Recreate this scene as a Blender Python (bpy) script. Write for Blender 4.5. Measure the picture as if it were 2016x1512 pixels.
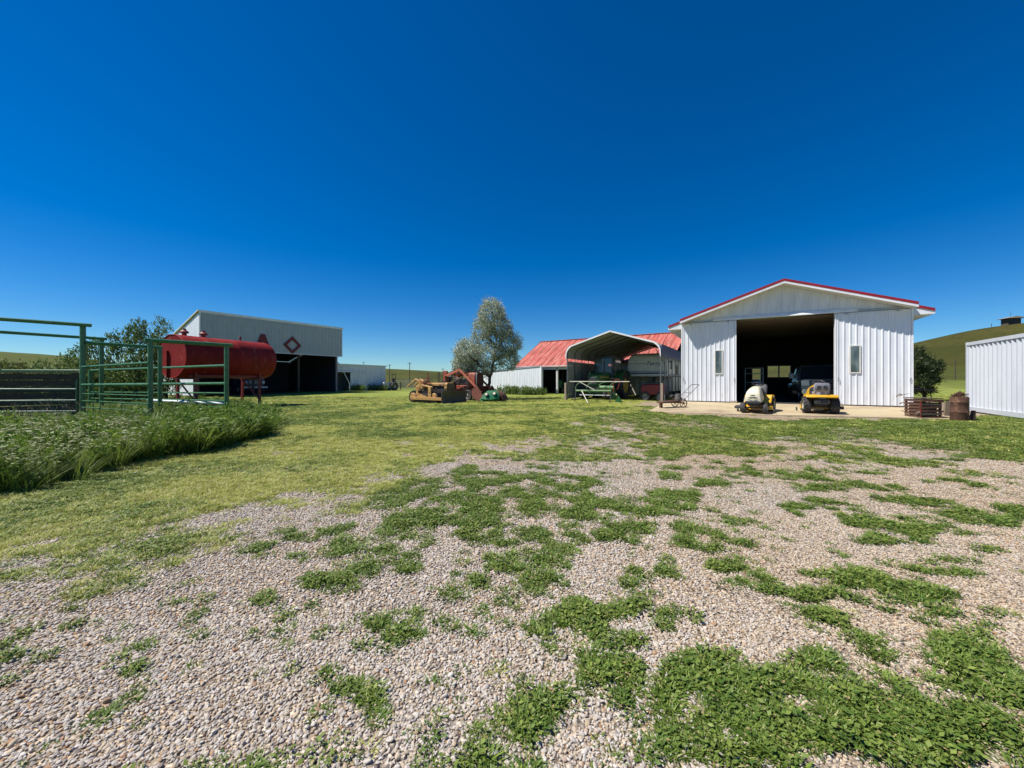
import bpy, math, random
import numpy as np
from mathutils import Vector, Matrix, Euler
random.seed(7); RNG = np.random.default_rng(7)
for o in list(bpy.data.objects): bpy.data.objects.remove(o)
SC = bpy.context.scene; COL = SC.collection
R = math.radians
# ------------------------------------------------------------------ camera
F, CX, HY, EYE = 757.0, 1008.0, 748.0, 1.5        # focal length, optical centre and horizon in photo pixels; eye height
cam = bpy.data.cameras.new('camera'); cam.sensor_width = 36; cam.lens = 36*F/2016
cam.shift_y = -(756-HY)/2016; cam.clip_start = .05; cam.clip_end = 6000
camo = bpy.data.objects.new('camera', cam); COL.objects.link(camo)
camo.location = (0, 0, EYE); camo.rotation_euler = (R(90), 0, 0); SC.camera = camo
# ------------------------------------------------------------------ sky, sun, exposure
SUN = Vector((-.965, -.128, 1.457)).normalized()   # direction to the sun, from the eave shadow on the workshop
W = bpy.data.worlds.new('World'); SC.world = W; W.use_nodes = True
nt = W.node_tree; bg = nt.nodes['Background']
sk = nt.nodes.new('ShaderNodeTexSky'); sk.sky_type = 'NISHITA'; sk.sun_disc = False
sk.sun_elevation = math.asin(SUN.z); sk.sun_rotation = math.atan2(SUN.x, SUN.y)
sk.altitude = 900; sk.air_density = 1.0; sk.dust_density = .0; sk.ozone_density = 5.0
hs = nt.nodes.new('ShaderNodeHueSaturation'); hs.inputs['Saturation'].default_value = 1.42; hs.inputs['Hue'].default_value = .501; hs.inputs['Value'].default_value = 1.12
nt.links.new(sk.outputs[0], hs.inputs['Color']); tn = nt.nodes.new('ShaderNodeMix'); tn.data_type = 'RGBA'; tn.blend_type = 'MULTIPLY'; tn.inputs[0].default_value = 1; tn.inputs[7].default_value = (.74, .95, 1.08, 1)
nt.links.new(hs.outputs[0], tn.inputs[6]); nt.links.new(tn.outputs[2], bg.inputs[0])
bg.inputs[1].default_value = .062
sl = bpy.data.lights.new('sun', 'SUN'); sl.energy = 5.0; sl.angle = R(.53); sl.color = (1, .95, .87)
so = bpy.data.objects.new('sun', sl); COL.objects.link(so); so.rotation_euler = SUN.to_track_quat('Z', 'Y').to_euler(); so.location = (-20, -5, 30)
SC.view_settings.view_transform = 'Standard'; SC.view_settings.look = 'None'; SC.view_settings.exposure = .55; SC.view_settings.gamma = 1
SC.view_settings.use_curve_mapping = False
SC.render.engine = 'CYCLES'
# ------------------------------------------------------------------ pixel helpers
def P(px, py, D): return Vector(((px-CX)/F*D, D, EYE+(HY-py)/F*D))
def vnoise(x, y, seed=0):
    xi = np.floor(x).astype(np.int64); yi = np.floor(y).astype(np.int64); fx = x-xi; fy = y-yi
    def h(a, b):
        n = (a*374761393+b*668265263+seed*974634721) & 0x7fffffff
        n = ((n ^ (n >> 13))*1274126177) & 0x7fffffff
        return ((n ^ (n >> 16)) & 0xffff)/65535.
    fx = fx*fx*(3-2*fx); fy = fy*fy*(3-2*fy)
    return (h(xi, yi)*(1-fx)+h(xi+1, yi)*fx)*(1-fy)+(h(xi, yi+1)*(1-fx)+h(xi+1, yi+1)*fx)*fy
def fbm(x, y, o=4, seed=0):
    s = 0; a = .5
    for i in range(o): s = s+a*vnoise(x*2**i+17.3*i, y*2**i-9.1*i, seed+i); a *= .5
    return s/(1-.5**o)
CTRL = np.array([(0,0,0),(-6,5,0),(5,5,.02),(0,8,.05),(8,11,.15),(5.3,14.8,.25),(13.9,11.75,.235),(9,13.45,.245),(11.5,12.5,.24),(7,14.2,.25),(17,13,.3),(16,10,.25),(4,22,.28),(8,21,.3),
  (0,22.7,.15),(-5,25,.15),(-12,12,.1),(-14,17,.12),(-13,20,.15),(-18,38,.35),(-17,48,.2),(2,38,.1),(15,33,.2),(-8,10,.08),(0,60,.2),(-40,40,.3),
  (40,40,.6),(-30,10,.1),(30,0,.2),(0,-30,0),(10,17,.2),(14,15,.2),(13,22,.2),(18,20,.2),(21,23,.3),(20,12,.3),(-60,60,.5),(60,60,1.5),(0,-100,0),(-100,0,0),(100,0,1)])
HILLS = [(147.8,105.7,17.1,44.5,40.9,0),(145.2,196.8,9.4,60.2,57.9,0),(-148.4,330.9,9.5,115.2,54.6,0),(-250,182.4,13.5,97.8,86.2,0),(-80,433.3,5.2,157.4,118.4,0),(140.9,327.4,6,148.4,93.6,0),(-337.2,59.9,17.3,107.9,103.8,0)]
def gz(x, y):
    x = np.asarray(x, float); y = np.asarray(y, float); num = np.zeros_like(x); den = np.zeros_like(x)
    for a, b, c in CTRL:
        w = 1/((x-a)**2+(y-b)**2+4.)**1.5; num += w*c; den += w
    z = num/den
    for a, b, h, sx, sy, _ in HILLS:
        g = np.exp(-((x-a)/sx)**2-((y-b)/sy)**2); z = z+h*np.clip(g-.02, 0, None)
    far = np.clip((np.hypot(x, y)-45)/80, 0, 1)
    return z+far*(fbm(x/26, y/26, 3, 5)-.5)*1.3
def gzf(x, y): return float(gz(np.array([x]), np.array([y]))[0])
def G(px, py):
    """point on the terrain seen at a photo pixel"""
    D = 10.
    z = 0.
    for _ in range(25):
        z = gzf((px-CX)/F*D, D); Dn = (EYE-z)*F/max(py-HY, 1e-3); D = .5*D+.5*min(Dn, 400)
    return Vector(((px-CX)/F*D, D, z))
def onground(px, D): x = (px-CX)/F*D; return Vector((x, D, gzf(x, D)))
# ------------------------------------------------------------------ materials
MATS = {}
def mat(name, col, rough=.6, metal=0., col2=None, nscale=6., mixlo=.4, mixhi=.65, bump=0., bscale=60., col3=None, n3=2., lo3=.55, hi3=.7, stretch=None, spec=.5, coat=0., alpha=None, trans=0., rvar=.0):
    if name in MATS: return MATS[name]
    m = bpy.data.materials.new(name); m.use_nodes = True; t = m.node_tree; b = t.nodes['Principled BSDF']; MATS[name] = m
    c4 = lambda c: (c[0], c[1], c[2], 1)
    b.inputs['Base Color'].default_value = c4(col); b.inputs['Roughness'].default_value = rough; b.inputs['Metallic'].default_value = metal
    b.inputs['Specular IOR Level'].default_value = spec; b.inputs['Coat Weight'].default_value = coat; b.inputs['Transmission Weight'].default_value = trans
    tc = t.nodes.new('ShaderNodeTexCoord'); mp = t.nodes.new('ShaderNodeMapping'); t.links.new(tc.outputs['Object'], mp.inputs[0])
    if stretch: mp.inputs['Scale'].default_value = stretch
    cur = None
    def layer(prev, prevcol, c2, sc, lo, hi):
        n = t.nodes.new('ShaderNodeTexNoise'); n.inputs['Scale'].default_value = sc; n.inputs['Detail'].default_value = 6; n.inputs['Roughness'].default_value = .62
        t.links.new(mp.outputs[0], n.inputs['Vector'])
        mr = t.nodes.new('ShaderNodeMapRange'); mr.inputs[1].default_value = lo; mr.inputs[2].default_value = hi; t.links.new(n.outputs[0], mr.inputs[0])
        mx = t.nodes.new('ShaderNodeMix'); mx.data_type = 'RGBA'; t.links.new(mr.outputs[0], mx.inputs[0])
        if prev is None: mx.inputs[6].default_value = c4(prevcol)
        else: t.links.new(prev, mx.inputs[6])
        mx.inputs[7].default_value = c4(c2); return mx.outputs[2], n
    nn = None
    if col2: cur, nn = layer(None, col, col2, nscale, mixlo, mixhi)
    if col3: cur, _ = layer(cur, col, col3, n3, lo3, hi3)
    if cur is not None: t.links.new(cur, b.inputs['Base Color'])
    if rvar and nn:
        mr = t.nodes.new('ShaderNodeMapRange'); mr.inputs[3].default_value = rough-rvar; mr.inputs[4].default_value = rough+rvar
        t.links.new(nn.outputs[0], mr.inputs[0]); t.links.new(mr.outputs[0], b.inputs['Roughness'])
    if bump:
        n = t.nodes.new('ShaderNodeTexNoise'); n.inputs['Scale'].default_value = bscale; n.inputs['Detail'].default_value = 4; t.links.new(mp.outputs[0], n.inputs['Vector'])
        bp = t.nodes.new('ShaderNodeBump'); bp.inputs['Strength'].default_value = bump; bp.inputs['Distance'].default_value = .02
        t.links.new(n.outputs[0], bp.inputs['Height']); t.links.new(bp.outputs[0], b.inputs['Normal'])
    return m
def leafmat(name, c1, c2, rough=.55, trans=.25, per='island', straw=None, cut=.9):
    if name in MATS: return MATS[name]
    m = bpy.data.materials.new(name); m.use_nodes = True; t = m.node_tree; b = t.nodes['Principled BSDF']; MATS[name] = m
    if per == 'island': g = t.nodes.new('ShaderNodeNewGeometry'); src = g.outputs['Random Per Island']
    else: g = t.nodes.new('ShaderNodeObjectInfo'); src = g.outputs['Random']
    mx = t.nodes.new('ShaderNodeMix'); mx.data_type = 'RGBA'; mx.inputs[6].default_value = (*c1, 1); mx.inputs[7].default_value = (*c2, 1)
    if per == 'both':
        g2 = t.nodes.new('ShaderNodeNewGeometry'); ad = t.nodes.new('ShaderNodeMath'); ad.operation = 'MULTIPLY_ADD'; ad.inputs[1].default_value = .5
        hf = t.nodes.new('ShaderNodeMath'); hf.operation = 'MULTIPLY'; hf.inputs[1].default_value = .5
        t.links.new(src, hf.inputs[0]); t.links.new(g2.outputs['Random Per Island'], ad.inputs[0]); t.links.new(hf.outputs[0], ad.inputs[2]); src = ad.outputs[0]
    if straw:
        g3 = t.nodes.new('ShaderNodeNewGeometry'); gt_ = t.nodes.new('ShaderNodeMath'); gt_.operation = 'GREATER_THAN'; gt_.inputs[1].default_value = cut
        t.links.new(g3.outputs['Random Per Island'], gt_.inputs[0]); m0 = mx; t.links.new(src, m0.inputs[0])
        mx = t.nodes.new('ShaderNodeMix'); mx.data_type = 'RGBA'; t.links.new(m0.outputs[2], mx.inputs[6]); mx.inputs[7].default_value = (*straw, 1); src = gt_.outputs[0]
    t.links.new(src, mx.inputs[0]); t.links.new(mx.outputs[2], b.inputs['Base Color']); b.inputs['Roughness'].default_value = rough
    b.inputs['Specular IOR Level'].default_value = .3
    tr = t.nodes.new('ShaderNodeBsdfTranslucent'); ms = t.nodes.new('ShaderNodeMixShader'); ms.inputs[0].default_value = trans
    t.links.new(mx.outputs[2], tr.inputs[0]); t.links.new(b.outputs[0], ms.inputs[1]); t.links.new(tr.outputs[0], ms.inputs[2])
    t.links.new(ms.outputs[0], t.nodes['Material Output'].inputs[0]); return m
# ------------------------------------------------------------------ mesh builder
class MB:
    def __init__(s): s.v = []; s.f = []
    def add(s, vs, fs):
        n = len(s.v); s.v += [tuple(v) for v in vs]; s.f += [tuple(i+n for i in f) for f in fs]; return s
    def box(s, x0, x1, y0, y1, z0, z1, M=None):
        vs = [Vector(p) for p in ((x0,y0,z0),(x1,y0,z0),(x1,y1,z0),(x0,y1,z0),(x0,y0,z1),(x1,y0,z1),(x1,y1,z1),(x0,y1,z1))]
        if M is not None: vs = [M @ v for v in vs]
        return s.add(vs, ((0,3,2,1),(4,5,6,7),(0,1,5,4),(1,2,6,5),(2,3,7,6),(3,0,4,7)))
    def beam(s, p0, p1, w, h, up=(0,0,1)):
        p0 = Vector(p0); p1 = Vector(p1); d = (p1-p0); L = d.length; d.normalize(); up = Vector(up)
        if abs(d.dot(up)) > .98: up = Vector((1,0,0))
        sd = d.cross(up).normalized(); u2 = sd.cross(d)
        M = Matrix((( d.x,sd.x,u2.x,p0.x),(d.y,sd.y,u2.y,p0.y),(d.z,sd.z,u2.z,p0.z),(0,0,0,1)))
        return s.box(0, L, -w/2, w/2, -h/2, h/2, M)
    def tube(s, pts, r, seg=8, cap=True, closed=False):
        pts = [Vector(p) for p in pts]; n = len(pts); rs = r if isinstance(r, (list, tuple)) else [r]*n
        vs = []; fs = []; prev = None
        for i, p in enumerate(pts):
            if closed: d = pts[(i+1) % n]-pts[i-1]
            else: d = pts[min(i+1, n-1)]-pts[max(i-1, 0)]
            d.normalize()
            if prev is None:
                a = Vector((0,0,1)) if abs(d.z) < .9 else Vector((1,0,0)); nrm = d.cross(a).normalized()
            else: nrm = (prev-d*prev.dot(d)).normalized()
            prev = nrm; bn = d.cross(nrm)
            for k in range(seg):
                a = 2*math.pi*(k+.5)/seg; vs.append(p+(nrm*math.cos(a)+bn*math.sin(a))*rs[i])
        m = n if closed else n-1
        for i in range(m):
            j = (i+1) % n
            for k in range(seg): fs.append((i*seg+k, i*seg+(k+1) % seg, j*seg+(k+1) % seg, j*seg+k))
        if cap and not closed: fs.append(tuple(range(seg-1, -1, -1))); fs.append(tuple((n-1)*seg+k for k in range(seg)))
        return s.add(vs, fs)
    def cyl(s, p0, p1, r0, r1=None, seg=16): return s.tube([p0, p1], [r0, r0 if r1 is None else r1], seg)
    def prism(s, poly, plane, a0, a1):
        n = len(poly); mk = {'xz': lambda p, a: (p[0], a, p[1]), 'yz': lambda p, a: (a, p[0], p[1]), 'xy': lambda p, a: (p[0], p[1], a)}[plane]
        vs = [mk(p, a0) for p in poly]+[mk(p, a1) for p in poly]
        fs = [tuple(range(n-1, -1, -1)), tuple(range(n, 2*n))]+[(i, (i+1) % n, n+(i+1) % n, n+i) for i in range(n)]
        return s.add(vs, fs)
    def lathe(s, prof, c, axis='z', seg=20, cap=True):
        c = Vector(c); vs = []; fs = []; n = len(prof)
        ax = {'z': ((1,0,0),(0,1,0),(0,0,1)), 'x': ((0,1,0),(0,0,1),(1,0,0)), 'y': ((1,0,0),(0,0,1),(0,1,0))}[axis]
        e = [Vector(a) for a in ax]
        for r, h in prof:
            for k in range(seg):
                a = 2*math.pi*k/seg; vs.append(c+e[0]*r*math.cos(a)+e[1]*r*math.sin(a)+e[2]*h)
        for i in range(n-1):
            for k in range(seg): fs.append((i*seg+k, i*seg+(k+1) % seg, (i+1)*seg+(k+1) % seg, (i+1)*seg+k))
        if cap: fs.append(tuple(range(seg-1, -1, -1))); fs.append(tuple((n-1)*seg+k for k in range(seg)))
        return s.add(vs, fs)
    def loft(s, rings, cap=True):
        m = len(rings[0]); vs = [p for r in rings for p in r]; fs = []
        for i in range(len(rings)-1):
            for k in range(m): fs.append((i*m+k, i*m+(k+1) % m, (i+1)*m+(k+1) % m, (i+1)*m+k))
        if cap: fs.append(tuple(range(m-1, -1, -1))); fs.append(tuple((len(rings)-1)*m+k for k in range(m)))
        return s.add(vs, fs)
    def sheet(s, pts_a, pts_b):
        """strip between two polylines"""
        n = len(pts_a); return s.add(list(pts_a)+list(pts_b), [(i, i+1, n+i+1, n+i) for i in range(n-1)])
    def mesh(s, name, smooth=40, fix=True):
        me = bpy.data.meshes.new(name); me.from_pydata(s.v, [], s.f); me.update()
        if fix:
            import bmesh
            bm = bmesh.new(); bm.from_mesh(me); bmesh.ops.recalc_face_normals(bm, faces=bm.faces); bm.to_mesh(me); bm.free()
        if smooth:
            me.polygons.foreach_set('use_smooth', [True]*len(me.polygons)); me.set_sharp_from_angle(angle=R(smooth))
        return me
    def build(s, name, m, parent=None, smooth=40, bevel=0, fix=True):
        return obj(name, s.mesh(name, smooth, fix), m, parent, bevel)
def obj(name, me, m, parent=None, bevel=0):
    if m and len(me.materials) == 0: me.materials.append(m)
    o = bpy.data.objects.new(name, me); COL.objects.link(o)
    if parent: o.parent = parent
    if bevel:
        b = o.modifiers.new('bevel', 'BEVEL'); b.width = bevel; b.segments = 2; b.limit_method = 'ANGLE'; b.angle_limit = R(35); b.harden_normals = False
    return o
def tag(o, label, cat, group=None, kind=None):
    if label: o['label'] = label
    if cat: o['category'] = cat
    if group: o['group'] = group
    if kind: o['kind'] = kind
    return o
def thing(name, label, cat, loc=(0,0,0), rz=0, group=None):
    o = bpy.data.objects.new(name, None); COL.objects.link(o); o.location = loc; o.rotation_euler = (0, 0, rz); o.empty_display_size = .2
    return tag(o, label, cat, group)
def struct(name, o): o['kind'] = 'structure'; return o
def meshnp(name, v, f, m, parent=None, smooth=False, quads=True):
    me = bpy.data.meshes.new(name); k = f.shape[1]
    me.vertices.add(len(v)); me.vertices.foreach_set('co', np.ascontiguousarray(v, dtype=np.float32).ravel())
    me.loops.add(f.size); me.loops.foreach_set('vertex_index', np.ascontiguousarray(f, dtype=np.int32).ravel())
    me.polygons.add(len(f)); me.polygons.foreach_set('loop_start', np.arange(0, f.size, k, dtype=np.int32))
    if smooth: me.polygons.foreach_set('use_smooth', np.ones(len(f), dtype=bool))
    me.update(calc_edges=True); me.validate()
    return obj(name, me, m, parent)
def rrect(w, h, r, n=4):
    """rounded rectangle centred at 0: list of (a,b)"""
    out = []
    for cx, cy, a0 in ((w/2-r, h/2-r, 0), (-w/2+r, h/2-r, 90), (-w/2+r, -h/2+r, 180), (w/2-r, -h/2+r, 270)):
        for i in range(n+1): a = R(a0+90*i/n); out.append((cx+r*math.cos(a), cy+r*math.sin(a)))
    return out
def ribs(w, h0, h1, n, rib=.02, rw=.04, top=None):
    """ribbed metal sheet in xz (front at y=0, ribs toward -y); h1 height at x=w"""
    prof = []
    st = w/n
    for i in range(n):
        x = st*i; prof += [(x, 0), (x+st/2-rw, 0), (x+st/2-rw*.45, -rib), (x+st/2+rw*.45, -rib), (x+st/2+rw, 0)]
    prof.append((w, 0)); b = MB(); hf = lambda x: h0+(h1-h0)*x/w
    A = [(x, y, 0) for x, y in prof]; B = [(x, y, hf(x)) for x, y in prof]; b.sheet(A, B)
    b.sheet([(x, .012, hf(x)) for x, y in prof], [(x, .012, 0) for x, y in prof]); return b
# ================================================================== GROUND
U = Vector((.536, .844, 0)); V = Vector((.85, -.526, 0))     # the two directions the farm is laid out on
def gpoly(pts): return np.array([tuple(G(px, py)[:2]) for px, py in pts])
def inpoly(x, y, poly):
    c = np.zeros(x.shape, bool); n = len(poly); j = n-1
    for i in range(n):
        xi, yi = poly[i]; xj, yj = poly[j]
        k = ((yi > y) != (yj > y)) & (x < (xj-xi)*(y-yi)/(yj-yi+1e-12)+xi); c ^= k; j = i
    return c
LAWN = gpoly([(-500,1030),(0,1155),(150,1122),(330,1065),(480,1020),(640,972),(760,942),(880,905),(1000,878),(1100,850),(1200,826),(1290,810),(1290,782),(560,782),(-500,790)])
BAND = gpoly([(1180,814),(1275,812),(1500,827),(1870,828),(1930,822),(2250,815),(2350,965),(2016,915),(1800,885),(1500,862),(1300,846),(1150,833)])
MIXZ = gpoly([(840,875),(1060,825),(1180,812),(1150,833),(1300,846),(1500,862),(1800,885),(2016,915),(1980,935),(1700,912),(1450,900),(1100,905),(900,910)])
EDGE = gpoly([(-500,1010),(0,1110),(330,1025),(640,930),(860,870),(960,935),(800,985),(600,1055),(430,1120),(200,1190),(0,1260),(-500,1100)])
STRIP = gpoly([(-450,985),(-100,972),(60,962),(140,930),(220,915),(330,897),(420,886),(480,868),(520,854),(530,838),(525,815),(440,800),(300,800),(180,798),(0,805),(-450,830)])
ELL = [(1730,1450,400,70),(1450,1375,150,60),(1485,1318,45,26),(1690,1312,72,36),(1890,1290,120,42),(1960,1335,80,48),(1850,1385,150,36),(1560,1395,150,50),
 (1290,1420,95,60),(1225,1330,60,30),(1150,1470,170,45),(1050,1420,110,55),(965,1400,80,50),(925,1460,60,40),(1330,1480,140,45),(1180,1350,70,30),
 (1120,1200,85,30),(1110,1165,25,12),(1240,1150,70,26),(1215,1120,30,10),(1190,1135,40,16),(1290,1155,30,14),(1205,1190,35,10),(1060,1240,60,24),(1160,1262,110,28),(1090,1282,50,22),(940,1132,60,20),(1040,1130,55,24),(1010,1165,25,14),(850,1205,28,10),(800,1252,55,16),(740,1290,36,14),(690,1300,22,9),(910,1262,20,20),(985,1217,34,12),
 (900,1225,22,9),(830,1290,30,12),(780,1320,22,9),(700,1390,40,16),(470,1480,30,10),(580,1500,26,10),(690,1270,20,8),(650,1350,24,9),(520,1190,34,9),
 (1000,965,190,34),(930,945,90,22),(1180,985,110,26),(1310,975,75,26),(1330,1000,60,20),(1250,1030,75,26),(1200,1010,80,22),(1090,945,110,16),(820,990,110,30),(760,950,75,18),(830,1020,110,24),(900,1010,110,30),
 (560,1085,85,18),(700,1095,90,26),(800,1080,70,24),(680,1140,55,22),(740,1060,70,16),(640,1040,70,12),(1060,1085,95,18),(1100,1055,70,14),(1210,1062,60,14),(1140,1075,60,14),(990,1040,70,16),
 (1540,935,100,9),(1440,920,55,6),(1660,955,70,10),(1590,967,36,7),(1740,962,45,8),(1420,1040,60,18),(1375,1052,42,14),(1435,1065,40,9),(1430,1097,42,11),(1500,1088,32,14),(1440,1130,32,9),(1500,1115,22,7),(1550,1150,26,10),(1590,1165,36,14),(1620,1215,22,16),(1590,1225,12,6),(1570,1005,22,9),(1630,1000,60,9),(1660,1012,30,8),
 (1740,1050,55,10),(1800,1052,22,7),(1835,1045,50,10),(1790,985,60,10),(1750,1022,30,7),(1800,1022,30,8),(1850,1000,50,12),(1960,1010,75,18),(1890,1020,35,8),(1910,1070,26,7),
 (1730,1165,80,24),(1800,1178,80,18),(1870,1185,55,12),(1920,1110,70,10),(1940,1145,60,14),(1700,1130,40,10),(1770,1112,22,7),(1650,1160,28,8),(1680,1255,40,9),(1820,1225,18,8),(1860,1220,30,8),
 (1330,1240,32,10),(1345,1210,12,5),(1400,1230,12,7),(1310,1215,25,8),(1290,1270,30,9),(1180,1310,40,14),(1300,1105,30,9),(1260,1115,30,10),
 (1700,925,60,5),(1850,935,70,7),(1960,950,50,7),(1600,905,50,4),(1900,905,60,5),(1500,910,40,4),(1330,920,40,6),(1400,950,40,7),(1290,935,35,6)]
HOLES = [(1388,1405,34,30),(1960,1392,70,16),(1460,1455,18,14),(1250,1385,20,16),(1330,1440,14,12),(1560,1310,34,24),(1100,1330,50,14),(1520,1345,20,14)]
def gell(L):
    out = []
    for px, py, rx, ry in L:
        c = G(px, py); a = G(px, py-ry); b = G(px, py+ry); out.append((c.x, c.y, rx/F*c.y, (a.y-b.y)/2, (a.x-b.x)/2/((a.y-b.y)/2+1e-9)))
    return out
GE = gell(ELL); GH = gell(HOLES)
def ellsum(x, y, L):
    m = np.zeros_like(x)
    for cx, cy, rx, ry, sh in L:
        d = (((x-cx)-(y-cy)*sh)/rx)**2+((y-cy)/ry)**2; m = np.maximum(m, np.clip((1.28-d)*1.5, 0, 1))
    return m
def soft(x, y, poly, r):
    s = np.zeros(x.shape)
    for k in range(8): a = 2.4*k; q = math.sqrt((k+.5)/8); s += inpoly(x+r*q*math.cos(a), y+r*q*math.sin(a), poly)
    return s/8
def masks(x, y):
    """grass cover 0..1 and how lush (dark green) it is, over the yard"""
    s = .12+.035*np.hypot(x, y)
    n1 = fbm(x/.22, y/.22, 4, 11); n2 = fbm(x/1.1, y/1.1, 4, 23)
    wx = x+(fbm(x/.7, y/.7, 3, 31)-.5)*s*2.6; wy = y+(fbm(x/.7, y/.7, 3, 41)-.5)*s*3.6
    e = ellsum(wx, wy, GE)*(1-ellsum(wx, wy, GH)); n3 = fbm(x/.075, y/.075, 2, 61); cov = np.clip(e*1.5*np.clip(.52+3.2*(n1-.44), 0, 1)*np.clip(.45+1.8*(n3-.28), 0, 1), 0, 1); lush = np.where(cov > .03, 1., .3)
    rr = .4+.12*np.hypot(x, y); edge = soft(wx, wy, EDGE, rr); cov = np.maximum(cov, np.clip((edge*.55+n2*.7+n1*.5-.93)*3.5, 0, .8)*(edge > 0))
    mz = inpoly(wx, wy, MIXZ); cov = np.maximum(cov, mz*np.clip((n2*.55+n1*.45-.375)*5, 0, .9)); lush = np.where(mz, np.maximum(lush, .62), lush)
    ls = soft(wx, wy, LAWN, rr); ln = ls > .3; cov = np.maximum(cov, np.clip((ls*1.15+(n2-.5)*1.1+(n1-.5)*1.0-.40)*2.0, 0, .97)*(ls > 0)); lush = np.where(ln, np.clip(.12+(n2-.45)*2.4+(fbm(x/3.7, y/3.7, 3, 53)-.5)*1.2, 0, .85), lush)
    bd = inpoly(wx, wy, BAND); cov = np.maximum(cov, bd*np.clip(.5+(n2-.3)*1.8, 0, 1)); lush = np.where(bd, np.clip(.85-(n2-.4), .4, 1), lush)
    spr = np.clip((n1-.68)*9, 0, 1)*(n2 > .36); lush = np.where((spr > .1) & (cov < .15), .95, lush); cov = np.maximum(cov, spr*.8)     # stray tufts in the gravel
    sp2 = np.clip((fbm(x/.085, y/.085, 3, 91)-.645)*10, 0, 1)*np.clip((n2-.3)*4, 0, 1)*(np.hypot(x, y) < 12); lush = np.where((sp2 > .1) & (cov < .15), .95, lush); cov = np.maximum(cov, sp2*.75)
    far = np.clip((y-20)/5, 0, 1)*1.; far = np.maximum(far, np.clip((np.abs(x)-19)/4, 0, 1)); far = np.maximum(far, (x < -1.05*y-3)*1.)
    cov = np.maximum(cov, far*.9); lush = np.where(far > .5, np.clip(.3+(n2-.5), 0, 1), lush)
    return np.clip(cov, 0, 1), np.clip(lush, 0, 1)
ang = np.concatenate([np.linspace(-66, 66, 300), np.linspace(66, 294, 60)[1:-1]])
rad = np.concatenate([[.3], np.exp(np.linspace(np.log(.8), np.log(3500), 430))])
TH, RR = np.meshgrid(np.radians(ang), rad); gx = (RR*np.sin(TH)).ravel(); gy = (RR*np.cos(TH)).ravel(); gzz = gz(gx, gy)
na, nr = len(ang), len(rad); I = np.arange(nr*na).reshape(nr, na)
gf = np.stack([I[:-1].ravel(), I[1:].ravel(), np.roll(I, -1, 1)[1:].ravel(), np.roll(I, -1, 1)[:-1].ravel()], 1)[:, ::-1]
gc, gl = masks(gx, gy)
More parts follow.
